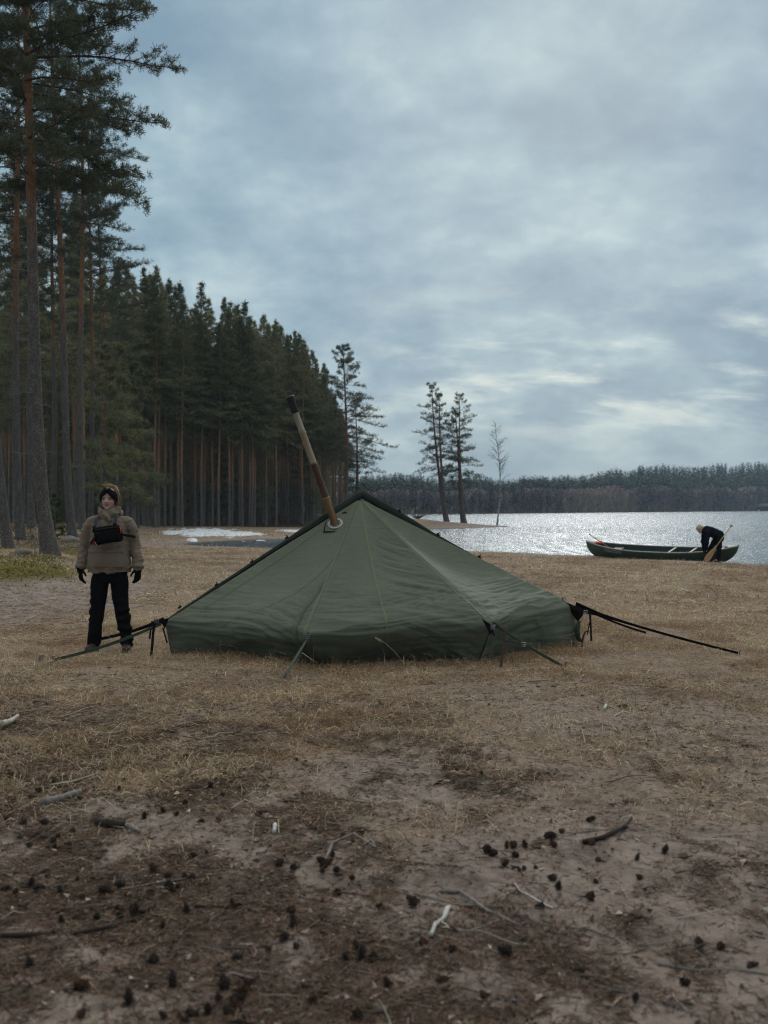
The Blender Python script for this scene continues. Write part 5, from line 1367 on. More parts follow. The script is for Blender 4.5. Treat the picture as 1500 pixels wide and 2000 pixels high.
# ---------------------------------------------------------------- trees
def bark_mat(name, grey, orange, h0, h1):
    m, t, p = new_mat(name)
    a = t.add('ShaderNodeAttribute', attribute_name='hfrac'); tcn = t.add('ShaderNodeTexCoord'); ob = tcn.outputs['Object']
    n1 = t.noise(t.mapping(ob, scale=(1, 1, .35)), 9, 5, .65); n2 = t.noise(ob, .9, 3, .5)
    v = t.add('ShaderNodeTexVoronoi', feature='DISTANCE_TO_EDGE'); t.l.new(t.mapping(ob, scale=(1, 1, .32)), v.inputs['Vector']); v.inputs['Scale'].default_value = 30
    crack = t.maprange(v.outputs['Distance'], 0, .16)
    f = t.maprange(t.math('ADD', a.outputs['Fac'], t.math('MULTIPLY', t.math('SUBTRACT', n2, .5), .25)), h0, h1)
    g = t.ramp(n1, [(.3, tuple(x * .62 for x in grey)), (.7, tuple(x * 1.35 for x in grey))])
    o = t.ramp(n1, [(.3, tuple(x * .60 for x in orange)), (.7, tuple(x * 1.3 for x in orange))])
    c = t.mix(f, t.mix(crack, tuple(x * .55 for x in grey), g), t.mix(crack, tuple(x * .72 for x in orange), o))
    t.l.new(c, p.inputs['Base Color']); p.inputs['Roughness'].default_value = .9; p.inputs['Specular IOR Level'].default_value = .15
    b = t.add('ShaderNodeBump'); b.inputs['Strength'].default_value = .9; b.inputs['Distance'].default_value = .03
    t.l.new(t.math('ADD', t.math('MULTIPLY', crack, .7), n1), b.inputs['Height']); t.l.new(b.outputs[0], p.inputs['Normal'])
    return m
M_BARK = bark_mat("pine bark", (.175, .150, .136), (.34, .165, .088), .28, .50)
M_BARKF = bark_mat("forest pine bark", (.215, .178, .158), (.42, .215, .120), .12, .32)
M_BRANCH = mat("pine branch", (.085, .058, .042), .9, .35, 6)
M_DEAD = mat("dead grey branch", (.20, .18, .165), .9, .3, 6)
def needle_mat(name, c1, c2, hue=.5):
    m, t, p = new_mat(name)
    a = t.add('ShaderNodeAttribute', attribute_name='tone'); oi = t.add('ShaderNodeObjectInfo'); tcn = t.add('ShaderNodeTexCoord')
    n = t.noise(tcn.outputs['Object'], .55, 3, .6)
    f = t.math('ADD', t.math('MULTIPLY', a.outputs['Fac'], .55), t.math('ADD', t.math('MULTIPLY', n, .45), t.math('MULTIPLY', t.math('SUBTRACT', oi.outputs['Random'], .5), .75)))
    c = t.mix(t.maprange(f, .2, .85, 0, 1, False), c1, c2)
    t.l.new(c, p.inputs['Base Color']); p.inputs['Roughness'].default_value = .7; p.inputs['Specular IOR Level'].default_value = .2
    tr = t.add('ShaderNodeBsdfTranslucent'); t.l.new(c, tr.inputs[0]); mx = t.add('ShaderNodeMixShader'); mx.inputs[0].default_value = .28
    t.l.new(p.outputs[0], mx.inputs[1]); t.l.new(tr.outputs[0], mx.inputs[2]); t.l.new(mx.outputs[0], m.node_tree.nodes['Material Output'].inputs['Surface'])
    return m
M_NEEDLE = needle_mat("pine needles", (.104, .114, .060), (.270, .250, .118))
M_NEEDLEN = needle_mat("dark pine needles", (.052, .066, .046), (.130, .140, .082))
M_NEEDLE2 = needle_mat("shore pine needles", (.065, .075, .055), (.150, .150, .098))  # greyer green of the pines on the spit and by the water
M_SPRUCE = needle_mat("spruce needles", (.030, .060, .014), (.090, .135, .030))

def pine(seed, H, c0, Wd, nb, r0, lean=(0, 0), hi=1, tuft=(14, .085, .012), twd=1.0, ntw=9, ntf=6, dead=18, droop=.35, side=None, nd=M_NEEDLE, limbs=(), bk=None, prof=None, lmin=.0, up=50, flare=.5, bend=.0):
    """tapered trunk with limbs and dead snags, crown of needle tufts; returns two meshes"""
    g = np.random.default_rng(seed); mb = MB()
    z = np.concatenate([np.linspace(-.35, .8, 7), np.linspace(1.1, H, 26)]); f = np.clip(z / H, 0, 1)
    ph = g.uniform(0, 6.28, 2)
    def axis(zq):
        q = np.asarray(zq, float) / H
        x = lean[0] * zq + .012 * H * np.sin(q * 4 + ph[0]) * q + bend * np.exp(-np.maximum(zq, 0) / 2.2); y = lean[1] * zq + .010 * H * np.sin(q * 5 + ph[1]) * q
        return np.stack([x, y, np.asarray(zq, float)], -1)
    def rad(zq): return r0 * (1 - np.clip(np.asarray(zq) / H, 0, 1)) ** .75 * .92 + r0 * flare * np.exp(-np.maximum(zq, -.1) / .45) + .012
    mb.tube(axis(z), rad(z) * (1 + g.normal(0, .025, len(z))), 14 if hi else 9, 0, None)
    mb.A[-1] = np.concatenate([np.repeat(f, 14 if hi else 9), [0, 1]])
    tp, td, tl = [], [], []
    prof = prof or (lambda q: (1 - q) ** .65 * (.5 + .5 * min(1, q / .22)) + .07)
    for i in range(nb + len(limbs)):
        wq = 4 if hi else 3; q = min(.999, ((i // wq) + .5 + g.normal(0, .30) + .10 * (i % wq)) / (nb / wq)); q = max(q, 0.0) if i < nb else .2; zb = H * (c0 + (1 - c0) * q * .985); az = i * 2.39996 + g.normal(0, .35)
        Lb = Wd * prof(q) * g.uniform(.42, 1.22)
        if side is not None: Lb *= 1 + side[1] * math.cos(az - side[0]) * (1 - q)
        Lb = max(Lb, lmin)
        lim = limbs[i - nb] if i >= nb else None
        if lim: zb, az, Lb = lim[0], lim[1], lim[2]; q = .15
        el = R(lim[3]) if lim else R(-4 + up * q ** 1.15 + g.normal(0, 14)); k = 7; s = np.linspace(0, 1, k)
        b0 = axis(zb); hv = np.array([math.cos(az), math.sin(az), 0]); sv = np.array([-math.sin(az), math.cos(az), 0])
        dr = droop * (1 - q) * g.uniform(.5, 1.4)
        P = b0 + hv * (s * Lb)[:, None] * math.cos(el) + sv * (g.normal(0, .07) * Lb * s ** 2 + .03 * Lb * np.sin(s * 7 + g.uniform(0, 6)))[:, None]
        P[:, 2] += Lb * (math.sin(el) * s + .10 * s * (1 - s) - dr * s ** 2 + dr * .55 * s ** 4)
        rb = max(.006, .0105 * Lb * (1.0 if hi else .8)); mb.tube(P, rb * (1 - s * .85) + .002, 5 if hi else 3, 1)
        m = max(3, int(ntw * (.45 + .55 * min(1, Lb / Wd * 1.3)) ))
        for w_ in range(m):
            sb = .30 + .70 * (w_ + g.random()) / m; c = np.array([np.interp(sb, s, P[:, e]) for e in range(3)])
            tg = P[min(k - 1, int(sb * (k - 1)) + 1)] - P[min(k - 2, int(sb * (k - 1)))]; tg /= np.linalg.norm(tg) + 1e-9
            sg = 1 if w_ % 2 else -1; ang = R(g.uniform(28, 68)); d = tg * math.cos(ang) + np.cross([0, 0, 1.0], tg) * sg * math.sin(ang); d[2] += g.uniform(-.12, .38)
            l = (.16 + .32 * g.random()) * Lb * (1.12 - sb) + .16 * twd * (.22 + .78 * (1 - q))
            e = c + d * l + np.array([0, 0, .10 * l])
            mb.tube([c, (c + e) / 2 + np.array([0, 0, -.03 * l]), e], [rb * .35 + .001, rb * .25 + .001, .0015], 3, 1)
            nt = max(2, int(ntf * (.5 + .5 * min(1, l / (.45 * Wd)))))
            fr = np.linspace(.30, 1.03, nt); tp.append(c + (e - c) * fr[:, None] + g.normal(0, .028 * twd * 1.4, (nt, 3))); td.append(np.tile(d, (nt, 1))); tl.append(np.full(nt, g.random()))
        fr = np.linspace(.72, 1.02, 3); tp.append(np.stack([np.interp(fr, s, P[:, e]) for e in range(3)], 1)); td.append(np.tile(P[-1] - P[-2], (3, 1)) / (np.linalg.norm(P[-1] - P[-2]) + 1e-9)); tl.append(np.full(3, g.random()))
    tp.append(np.array([axis(H * x_) for x_ in (.985, .995, 1.005)])); td.append(np.tile([0, 0, 1.0], (3, 1))); tl.append(np.full(3, .6))
    for i in range(dead):
        zb = H * (.10 + (c0 + .10 - .10) * g.random() ** .7); az = g.uniform(0, 6.28); Lb = g.uniform(.15, .62) * Wd * (.35 + zb / H); s = np.linspace(0, 1, 5)
        hv = np.array([math.cos(az), math.sin(az), 0]); P = axis(zb) + hv * (s * Lb)[:, None]; P[:, 2] += Lb * (g.uniform(-.15, .25) * s - g.uniform(.1, .45) * s ** 2); P[1:, :2] += g.normal(0, .03 * Lb, (4, 2))
        rb = .007 + .007 * Lb; mb.tube(P, rb * (1 - .8 * s), 4 if hi else 3, 2)
        for _ in range(2 if hi else 1):
            c = P[2 + g.integers(0, 2)]; e = c + (hv + g.normal(0, .6, 3)) * Lb * .25; mb.tube([c, e], [rb * .4, .002], 3, 2)
    tp, td, tl = np.concatenate(tp), np.concatenate(td), np.concatenate(tl)
    n, L, wd = tuft; N = len(tp)
    D = td[:, None] * .55 + g.normal(0, .72, (N, n, 3)) + np.array([0, 0, .32]); D /= np.linalg.norm(D, axis=2, keepdims=True)
    B = tp[:, None] + g.normal(0, .018 * twd, (N, n, 3)); Tp = B + D * (L * g.uniform(.65, 1.2, (N, n, 1)))
    Sd = np.cross(D, g.normal(0, 1, (N, n, 3))); Sd /= np.linalg.norm(Sd, axis=2, keepdims=True) + 1e-9
    Mp = B * .45 + Tp * .55
    V = np.stack([B, Mp - Sd * wd * .5, Tp, Mp + Sd * wd * .5], 2).reshape(-1, 3)
    tone = np.repeat(np.clip(tl * .6 + g.random(N) * .4, 0, 1), n * 4)
    fol = np_mesh("crown", V, np.arange(len(V)).reshape(-1, 4), None, [nd], False, {'tone': tone})
    return mb.mesh("trunk", [bk or M_BARK, M_BRANCH, M_DEAD], True, 'hfrac'), fol

def plant(meshes, x, y, label, group=None, scale=1.0, rz=0.0, name="pine_tree", cat="pine tree", z=None, sxy=1.0):
    r = empty(name, (x, y, hz(x, y) if z is None else z), rz); r.scale = (scale * sxy, scale * sxy, scale)
    tag(r, label, cat, group)
    link("trunk", meshes[0], r); link("crown", meshes[1], r)
    return r
def atd(x, d): return (x - 750) / 2000 * d

# the near trees on the mossy bank
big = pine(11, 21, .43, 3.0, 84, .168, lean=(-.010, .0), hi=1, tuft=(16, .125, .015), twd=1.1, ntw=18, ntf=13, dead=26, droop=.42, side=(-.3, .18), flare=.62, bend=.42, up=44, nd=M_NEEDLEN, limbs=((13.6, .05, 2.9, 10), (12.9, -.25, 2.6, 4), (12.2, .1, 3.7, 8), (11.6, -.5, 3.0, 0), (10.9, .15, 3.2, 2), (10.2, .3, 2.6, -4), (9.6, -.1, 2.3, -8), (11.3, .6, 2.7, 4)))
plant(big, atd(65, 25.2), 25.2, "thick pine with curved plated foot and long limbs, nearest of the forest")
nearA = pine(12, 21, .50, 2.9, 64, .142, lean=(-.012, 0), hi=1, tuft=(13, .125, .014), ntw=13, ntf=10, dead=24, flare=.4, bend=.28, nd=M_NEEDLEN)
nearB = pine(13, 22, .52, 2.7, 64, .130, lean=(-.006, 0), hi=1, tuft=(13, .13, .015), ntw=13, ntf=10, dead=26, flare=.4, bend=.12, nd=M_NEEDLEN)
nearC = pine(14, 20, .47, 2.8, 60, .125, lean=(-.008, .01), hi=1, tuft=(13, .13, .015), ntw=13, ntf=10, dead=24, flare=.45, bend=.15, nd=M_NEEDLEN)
plant(nearA, atd(126, 36), 36, "straight pine with orange upper trunk, first behind the thick curved one")
plant(nearB, atd(157, 42), 42, "slim pine with orange upper trunk rising beside the standing person's sleeve")
plant(nearC, atd(32, 33), 33, "slim pine standing left behind the thick curved pine")
plant(nearB, atd(8, 28.5), 28.5, "grey trunked pine cut by the frame's edge, trunk only in view", rz=2.0).rotation_euler = (0, R(-4.0), 0)
plant(nearC, atd(60, 45), 45, "pine with straight dark trunk in the gap behind the thick curved pine", rz=1.3, scale=1.05)
plant(nearB, atd(106, 50), 50, "pine with pale grey trunk between two orange trunked pines", rz=3.3, scale=1.0)
plant(nearC, atd(180, 49), 49, "pine with grey lower trunk rising behind the standing person's shoulder", rz=2.7, scale=1.0)
plant(nearA, atd(198, 56), 56, "pine with orange upper bark rising just behind the standing person's head", rz=5.1, scale=.95)

# forest pines: variants shared by every copy
MIDS = [pine(20 + q, 19, c0, W_, 92, .12, lean=((q % 3 - 1) * .008, 0), hi=0, tuft=(7, .21, .032), twd=1.6, ntw=8, ntf=6, dead=24, flare=.3, up=48, bk=M_BARKF, prof=lambda q: (1 - q) ** .95 * (.62 + .38 * min(1, q / .15)) + .02) for q, (c0, W_) in enumerate(((.48, 2.5), (.42, 2.7), (.52, 2.4), (.37, 2.7), (.45, 2.6)))]
YOUNG = [pine(30 + q, 10, .16, 2.0, 52, .085, hi=0, tuft=(10, .20, .036), twd=1.4, ntw=9, ntf=6, dead=8, up=52) for q in range(2)]
Sx = [-60, 0, 100, 150, 200, 222, 262, 300, 350, 392, 430, 480, 520, 562, 600, 640, 665, 700]
Sy = [-500, -500, -300, 60, 430, 520, 530, 518, 556, 548, 584, 592, 622, 634, 664, 722, 800, 860]
forest_pts = []
frng = np.random.default_rng(77)
def try_add(x, y, dmin):
    for (a, b) in forest_pts:
        if (a - x) ** 2 + (b - y) ** 2 < dmin * dmin: return False
    forest_pts.append((x, y)); return True
def front_edge(ppx): return np.interp(ppx, [0, 200, 280, 420, 560, 640, 690], [50, 62, 76, 82, 87, 92, 96])
# front rank first, then the depth of the wood
for ppx in np.arange(226, 662, 6.6):
    q = ppx + frng.uniform(-4, 4); d = front_edge(q) + abs(frng.normal(0, 4.5)); try_add(atd(q, d), d, .75)
n_front = len(forest_pts)
tries = 0
while len(forest_pts) < 272 and tries < 9000:
    tries += 1; d = math.sqrt(frng.uniform(52 ** 2, 165 ** 2)); q = frng.uniform(-25, 672)
    if d < front_edge(q) + 3: continue
    try_add(atd(q, d), d, 2.0 if d > 90 else 2.6)
for k, (x, y) in enumerate(forest_pts):
    q = x / y * 2000 + 750; zg = hz(x, y); ztop = CAMH + (HZ - np.interp(q, Sx, Sy)) / 2000 * y
    front = k < n_front
    Ht = min((ztop - zg) * (frng.uniform(.86, 1.0) if front else frng.uniform(.80, .99)), frng.uniform(19, 24.5))
    if front and k % 5 == 0: Ht = min((ztop - zg), 25)
    v = int(frng.integers(0, 5)); sc_ = Ht / 19
    plant(MIDS[v], x, y, "tall slender pine in the dense dark forest wall behind the bay", "pines of the dense forest wall", sc_, frng.uniform(0, 6.28), sxy=frng.uniform(1.0, 1.25) / max(sc_, .6) ** .3 * .95)
for k, (q, d, h) in enumerate(((235, 52, 9.5), (205, 47, 8.5), (258, 60, 10), (270, 72, 9), (428, 86, 8.0), (505, 88, 7.6), (590, 92, 7.5), (345, 84, 7.5))):
    plant(YOUNG[k % 2], atd(q, d), d, "low bushy young pine at the edge of the dense forest", "young pines at the forest edge", h / 10, k * 1.7)
# the rest of the wood, far back: one mass
sp = pine(41, 18, .12, 2.3, 40, .13, hi=0, tuft=(6, .45, .11), twd=2.2, ntw=5, ntf=5, dead=10)
tv, tf = sp
def mesh_np(me):
    v = np.empty(len(me.vertices) * 3, np.float32); me.vertices.foreach_get('co', v); return v.reshape(-1, 3)
fv = mesh_np(tf); tone_ = np.empty(len(fv), np.float32); tf.attributes['tone'].data.foreach_get('value', tone_)
FV, FT = [], []; TB = MB()
for k in range(390):
    d = math.sqrt(frng.uniform(160 ** 2, 235 ** 2)) if k < 240 else frng.uniform(96, 160); q = frng.uniform(-30, 640); x = atd(q, d); a = frng.uniform(0, 6.28); s_ = frng.uniform(.7, 1.1) if k < 240 else frng.uniform(.28, .6); z0 = hz(x, d); c, s2 = math.cos(a), math.sin(a)
    s_ = min(s_, (CAMH + (HZ - np.interp(q, Sx, Sy)) / 2000 * d - z0) / 18 * .9)
    FV.append(np.stack([(fv[:, 0] * c - fv[:, 1] * s2) * s_ + x, (fv[:, 0] * s2 + fv[:, 1] * c) * s_ + d, fv[:, 2] * s_ + z0], 1)); FT.append(tone_)
    TB.tube([(x, d, z0 - .3), (x, d, z0 + 17 * s_)], [.14 * s_, .03], 5, 0)
# the same wood goes on behind and beside the viewpoint and shades the foreground
bv = mesh_np(MIDS[0][1]); bt_ = np.empty(len(bv), np.float32); MIDS[0][1].attributes['tone'].data.foreach_get('value', bt_)
for k, (x, d) in enumerate(((-7.5, -1), (-4.2, -3.5), (4.0, -3.2), (7.8, -.5), (-1.6, -6.2), (2.2, -7.0), (-6.5, -7.5), (6.3, -7.8), (-10.5, -4), (10.8, -4.5), (-3.8, -11), (4.4, -11.5), (0.2, -12.5), (-9, -12), (9.2, -12.5), (-12, 3.0), (12.5, 2.5))):
    a = k * 1.9; c, s2 = math.cos(a), math.sin(a); z0 = hz(x, d); s_ = 1.0 + .02 * (k % 5)
    FV.append(np.stack([(bv[:, 0] * c - bv[:, 1] * s2) * s_ * 1.25 + x, (bv[:, 0] * s2 + bv[:, 1] * c) * s_ * 1.25 + d, bv[:, 2] * s_ + z0], 1)); FT.append(bt_)
    TB.tube([(x, d, z0 - .3), (x, d, z0 + 17)], [.16, .04], 8, 0)
for k in range(6):
    x, d = frng.uniform(-19, 19), frng.uniform(-17, -3.2)
    if abs(x) < 2 and d > -4.5: continue
    a = frng.uniform(0, 6.28); c, s2 = math.cos(a), math.sin(a); s_ = frng.uniform(.5, 1.05); z0 = hz(x, d)
    FV.append(np.stack([(fv[:, 0] * c - fv[:, 1] * s2) * s_ + x, (fv[:, 0] * s2 + fv[:, 1] * c) * s_ + d, fv[:, 2] * s_ + z0], 1)); FT.append(tone_); TB.tube([(x, d, z0 - .3), (x, d, z0 + 17 * s_)], [.14 * s_, .03], 5, 0)
FV = np.concatenate(FV)
mb = MB(); mb.raw(FV, np.arange(len(FV)).reshape(-1, 4), None, 0, np.concatenate(FT)); V, Q, T, qm, tm, _ = TB.arrays(); mb.raw(V, Q, T, 1)
tag(mb.build("forest", [M_NEEDLE, M_BARK], None, False, 'tone'), "dark depth of the pine forest behind the front trunks", "forest", kind='stuff')

# spruce sapling, bare shrub
sap = pine(51, 1.5, .05, .55, 34, .02, hi=0, tuft=(10, .07, .012), twd=.35, ntw=7, ntf=4, dead=0, nd=M_SPRUCE, droop=.2, up=40)
plant(sap, atd(107, 34), 34, "small bright green spruce sapling between the grey trunks", None, 1.0, 0, "spruce_sapling", "sapling")
mb = MB(); g = np.random.default_rng(3)
def twiggy(mb, base, H, nbr, r0, spread, g, up=(.4, 1.0)):
    z = np.linspace(0, H, 12); P = base + np.stack([.03 * H * np.sin(z / H * 4), .02 * H * np.cos(z / H * 3), z], 1); mb.tube(P, r0 * (1 - z / H * .9), 8, 0)
    for i in range(nbr):
        s = g.uniform(.28, .98); b = np.array([np.interp(s * H, z, P[:, e]) for e in range(3)]); a = g.uniform(0, 6.28); L = spread * (1.15 - s) * g.uniform(.6, 1.2)
        d = np.array([math.cos(a), math.sin(a), g.uniform(*up)]); q = [b, b + d * L * .5, b + d * L + np.array([0, 0, .10 * L])]; mb.tube(q, [r0 * .22, r0 * .14, .003], 4, 1)
        for _ in range(5):
            f = g.uniform(.3, 1); c = b + d * L * f; e = c + (d + g.normal(0, .6, 3)) * L * .38; mb.tube([c, (c + e) / 2, e + np.array([0, 0, -.05 * L])], [r0 * .09 + .001, r0 * .06 + .001, .002], 3, 1)
twiggy(mb, np.zeros(3), 1.6, 16, .012, .35, g); bx = atd(66, 24.6)
o = mb.build("bare_shrub", [M_DEAD, M_DEAD]); o.location = (bx, 24.6, hz(bx, 24.6) - .03); tag(o, "thin leafless sapling against the foot of the thick pine", "shrub")

# trees on the spit
SP = lambda seed, H, c0, W_, lean, side=None, nb=48: pine(seed, H, c0, W_, nb, .17, lean=lean, hi=1, tuft=(12, .17, .018), twd=1.5, ntw=9, ntf=6, dead=12, droop=.36, side=side, nd=M_NEEDLE2, flare=.5, bend=.25, lmin=.5, up=46)
def spit(me, x, d, label, rz=0, s=1.0): return plant(me, atd(x, d), d, label, None, s, rz)
spit(SP(61, 13.4, .34, 2.7, (-.085, 0), (math.pi, .25)), 866, 99, "leaning tall pine at the spit's left, tallest of its group")
spit(SP(62, 12.2, .38, 2.0, (-.060, .01), (0, .2), 46), 869, 97.6, "slender pine twinned with the leaning tall pine on the spit")
spit(SP(63, 12.2, .33, 2.8, (-.035, 0), (0, .30)), 903, 98.5, "pine with wide right hand limbs in the middle of the spit")
spit(SP(64, 11.2, .36, 2.0, (-.04, -.01), (math.pi, .2), 44), 899, 99.6, "thin dark trunked pine curved at its foot in the middle of the spit")
M_BIRCH, t, p = new_mat("birch bark"); tcn = t.add('ShaderNodeTexCoord'); n_ = t.noise(t.mapping(tcn.outputs['Object'], scale=(3, 3, 2)), 2.6, 4, .7); t.l.new(t.ramp(n_, [(.40, (.05, .045, .04)), (.52, (.50, .48, .45))]), p.inputs['Base Color'])
M_BTWIG = mat("birch twigs", (.115, .088, .078), .9, .3, 5)
mb = MB(); g = np.random.default_rng(9); twiggy(mb, np.zeros(3), 10.0, 60, .085, 1.9, g, (.5, 1.1)); V, Q, T, qm, tm, _ = mb.arrays()
br = empty("birch_tree", (atd(971, 98.5), 98.5, hz(atd(971, 98.5), 98.5) - .05)); tag(br, "bare white trunked birch alone at the tip of the spit", "birch tree")
for nm, k, m in (("trunk", 0, M_BIRCH), ("branches", 1, M_BTWIG)):
    link(nm, np_mesh(nm, V, Q[qm == k], T[tm == k], [m], True), br)
edge = pine(65, 15.6, .34, 3.7, 82, .19, lean=(-.01, 0), hi=1, tuft=(12, .18, .019), twd=1.5, ntw=11, ntf=9, dead=10, droop=.50, side=(0, .35), nd=M_NEEDLE2, lmin=.5, up=50)
plant(edge, atd(677, 90), 90, "tall open pine with drooping limbs, last tree of the forest before the water")
plant(SP(66, 10.5, .22, 2.0, (-.01, 0), (0, .2)), atd(697, 93), 93, "smaller pine close beside the tall open pine above the tent's peak")
# driftwood roots on the spit
mb = MB(); g = np.random.default_rng(21)
for k in range(9):
    a = g.uniform(0, 6.28); mb.tube([(0, 0, .1), (math.cos(a) * .35, math.sin(a) * .2, .25 + .2 * g.random()), (math.cos(a) * .8, math.sin(a) * .3, .25 + .4 * g.random())], [.10, .06, .02], 6)
o = mb.build("root_stump", M_DARKW); sx_ = atd(816, 97); o.location = (sx_, 97, hz(sx_, 97)); tag(o, "dark upturned root stump on the spit beside the tent's right slope", "stump")

# ---------------------------------------------------------------- far shore
shore_px = np.array([-200, 300, 700, 900, 1100, 1300, 1500, 1700, 2000]); shore_d = np.array([230, 235, 246, 285, 345, 440, 560, 680, 900])
def shore(q): return np.interp(q, shore_px, shore_d)
qs = np.linspace(-200, 2000, 120); dep_ = np.array([-8, -1, 0, 3, 10, 40, 90, 160, 260, 500, 1200])
QQ, DD = np.meshgrid(qs, dep_); D0 = shore(QQ); YY = D0 + DD; XX = (QQ - 750) / 2000 * D0 * (1 + DD / D0)
hill = np.interp(QQ, [-200, 700, 760, 860, 1000, 1150, 1260, 1400, 1500, 2000], [.9, .9, 1.0, .85, .62, .72, 1.0, 1.02, 1.1, 1.1])
ZZ = np.where(DD < 0, LAKE + DD * .2, LAKE + .25 + (D0 / 400) * 11 * hill * sst(0, 160, DD))
i = np.arange(len(dep_) - 1)[:, None] * len(qs); j = np.arange(len(qs) - 1)[None]
hm_ = mat("far forest floor", (.10, .08, .07), .95, .3, .05)
tag(link("far_shore", np_mesh("far_shore", np.stack([XX, YY, ZZ], -1).reshape(-1, 3), np.stack([i + j, i + j + 1, i + len(qs) + j + 1, i + len(qs) + j], -1).reshape(-1, 4), None, [hm_], True)), "low wooded far shore across the lake", "far shore", kind='structure')
def far_z(q, dd):
    h_ = np.interp(q, [-200, 700, 760, 860, 1000, 1150, 1260, 1400, 1500, 2000], [.9, .9, 1.0, .85, .62, .72, 1.0, 1.02, 1.1, 1.1])
    return LAKE + .25 + shore(q) / 400 * 11 * h_ * sst(0, 160, dd)
g = np.random.default_rng(123)
n = 8200; q = g.uniform(600, 1640, n); dd = np.where(g.random(n) < .6, g.uniform(0, 1, n) ** 1.4 * 45, g.uniform(30, 230, n)) * shore(q) / 400 + 1
dd = np.sort(dd); D = shore(q); Y = D + dd; X = (q - 750) / 2000 * Y; Z = far_z(q, dd); Hs = 62 / 2000 * D * g.uniform(.88, 1.03, n) * (.84 + .30 * fbm(q * .035, q * 0 + 3, 8, 3))
con = g.random(n) < np.interp(dd / D * 400, [0, 12, 30, 60], [.15, .30, .75, 1.0])
con &= ~((np.abs(q - 1165) < 60) & (dd / D * 400 < 8))
V, C = [], []
# conifers: many small drooping sprays; birches: pale stems and fine upright twigs
ic = np.where(con)[0]; m = len(ic); K = 46
s = np.sort(g.random((m, K)), 1); hh2 = s ** .9; Hc = Hs[ic][:, None]; base_r = Hc * .20 * (1 - hh2) ** .7 + Hc * .03
a = g.uniform(0, 6.28, (m, K)); r = base_r * g.uniform(.4, 1.0, (m, K)); zb = Z[ic][:, None] + Hc * (.10 + .90 * hh2)
c0_ = np.stack([X[ic][:, None] + 0 * r, Y[ic][:, None] + 0 * r, zb + Hc * .03], -1)
tipv = np.stack([np.cos(a) * r, np.sin(a) * r, -.35 * r], -1); sdv = np.stack([-np.sin(a), np.cos(a), 0 * a], -1) * (Hc * .035)[..., None]
tri = np.stack([c0_, c0_ + tipv - sdv, c0_ + tipv * 1.15 + sdv], 2); V.append(tri.reshape(-1, 3))
tn = g.random((m, 1)) * np.ones((m, K)); cc_ = np.where(tn[..., None] < .5, np.array([.038, .058, .048]), np.array([.058, .074, .044])) * np.exp(g.normal(0, .25, (m, K, 1)))
C.append(np.repeat(cc_.reshape(-1, 3), 3, 0))
ib = np.where(~con)[0]; m = len(ib); Hb = Hs[ib] * .74; K = 40
wd = np.maximum(.09, Hb * .010) * g.uniform(.6, 1.3, m)
b0 = np.stack([X[ib], Y[ib], Z[ib] - .2], -1); lean_ = np.stack([g.normal(0, .03, m) * Hb, 0 * Hb, Hb], -1)
for ax in (np.array([1, 0, 0]), np.array([0, 1, 0])):
    V.append(np.stack([b0 - ax * wd[:, None], b0 + ax * wd[:, None], b0 + lean_], 1).reshape(-1, 3)); cb_ = np.where(g.random((m, 1)) < .5, np.array([.40, .36, .35]), np.array([.22, .16, .15])) * np.exp(g.normal(0, .2, (m, 1))); C.append(np.repeat(cb_, 3, 0))
f = g.uniform(.18, .98, (m, K)); bs = b0[:, None] + lean_[:, None] * f[..., None]; a = g.uniform(0, 6.28, (m, K)); L = Hb[:, None] * .20 * g.uniform(.4, 1, (m, K)) * np.where(f > .8, .6, 1)
tp = bs + np.stack([np.cos(a) * L * .75, np.sin(a) * L * .75, L * .9], -1); sd2 = np.stack([np.sin(a), -np.cos(a), 0 * a], -1) * (Hb * .006)[:, None, None]
V.append(np.stack([bs, tp - sd2 * 3, tp + sd2 * 3], 2).reshape(-1, 3)); ct = np.where(g.random((m, 1, 1)) < .6, np.array([.30, .235, .25]), np.array([.30, .225, .20])) * np.exp(g.normal(0, .25, (m, K, 1))); C.append(np.repeat(ct.reshape(-1, 3), 3, 0))
# pale bare willow brush near the water
nbush = 900; qb = np.concatenate([g.normal(1165, 34, 700), g.uniform(720, 1500, 200)]); db = g.uniform(.5, 6, nbush); Db = shore(qb); xb_ = (qb - 750) / 2000 * (Db + db); bz = far_z(qb, db) + g.uniform(0, 1, nbush) * np.where(np.arange(nbush) < 700, .016, .004) * Db
bs = np.stack([xb_, Db + db, bz], -1)[:, None] + g.normal(0, .35, (nbush, 9, 3)); d_ = np.stack([g.normal(0, .5, (nbush, 9)), g.normal(0, .5, (nbush, 9)), np.full((nbush, 9), 1.0)], -1) * (.006 * Db)[:, None, None]; sd3 = np.array([.10, 0, 0])
V.append(np.stack([bs - sd3, bs + sd3, bs + d_], 2).reshape(-1, 3)); C.append(np.repeat((np.array([.36, .27, .20]) * np.exp(g.normal(0, .25, (nbush, 9, 1)))).reshape(-1, 3), 3, 0))
V = np.concatenate(V); C = np.concatenate(C)
M_FAR = tint_mat("far trees", .9)
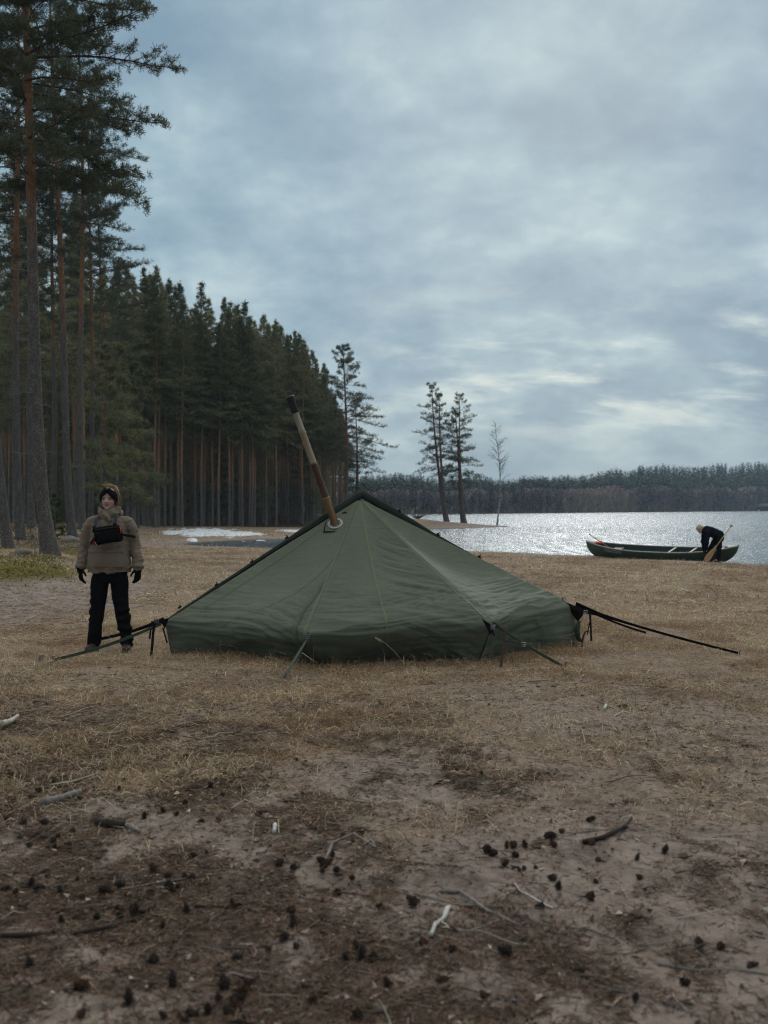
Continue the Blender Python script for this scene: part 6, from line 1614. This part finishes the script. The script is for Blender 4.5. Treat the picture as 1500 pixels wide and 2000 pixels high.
tag(link("far_forest", np_mesh("far_forest", V, None, np.arange(len(V)).reshape(-1, 3), [M_FAR], False, {'tint': C})), "far off wood of spruces and bare birches across the lake", "forest", kind='stuff')
# boathouse at the water's edge on the right
d = float(shore(1490)) - 1.5; bx = atd(1490, d); bh = empty("boathouse", (bx, d, LAKE)); tag(bh, "tiny dark boathouse at the far shore by the frame's edge", "boathouse")
M_BROWNW = mat("dark boards", (.065, .045, .038), .9, .2, 1); mb = MB(); mb.box((0, 0, 1.5), (7, 5, 2.4)); mb.build("wall", M_BROWNW, bh, False)
mb = MB(); mb.raw([(-3.9, -2.9, 2.6), (3.9, -2.9, 2.6), (3.9, 0, 4.2), (-3.9, 0, 4.2), (-3.9, 2.9, 2.6), (3.9, 2.9, 2.6)], [[0, 1, 2, 3], [3, 2, 5, 4]]); o = mb.build("roof", mat("grey roof", (.12, .115, .115), .9, .2, 1), bh, False); q2 = o.modifiers.new("t", 'SOLIDIFY'); q2.thickness = .15
mb = MB(); mb.box((1.4, -2.53, 1.3), (1.1, .06, 2.0)); mb.build("door", M_DARKW, bh, False)
mb = MB(); mb.box((0, 0, .35), (1.0, 2.6, .6), None, 0, .2); o = link("rowing_boat", mb.mesh("rowing_boat", [mat("white boat paint", (.7, .7, .7), .5, .1, 1)])); rb_x = atd(1481, d - 3); o.location = (rb_x, d - 3, LAKE - .05); tag(o, "tiny white boat beached near the far boathouse", "boat")

# ---------------------------------------------------------------- air
hzm = bpy.data.materials.new("thin air"); hzm.use_nodes = True; nt = hzm.node_tree
for n_ in list(nt.nodes):
    if n_.type != 'OUTPUT_MATERIAL': nt.nodes.remove(n_)
pv = nt.nodes.new('ShaderNodeVolumePrincipled'); pv.inputs['Color'].default_value = (.62, .80, 1.0, 1); pv.inputs['Density'].default_value = .0003; pv.inputs['Anisotropy'].default_value = .2
nt.links.new(pv.outputs[0], nt.nodes['Material Output'].inputs['Volume'])
mb = MB(); mb.box((0, 0, 0), (4400, 3800, 63)); hzo = mb.build("haze", hzm, None, False); hzo.location = (500, 1000, 28); tag(hzo, "thin bluish air over the lake", "haze", kind='stuff')
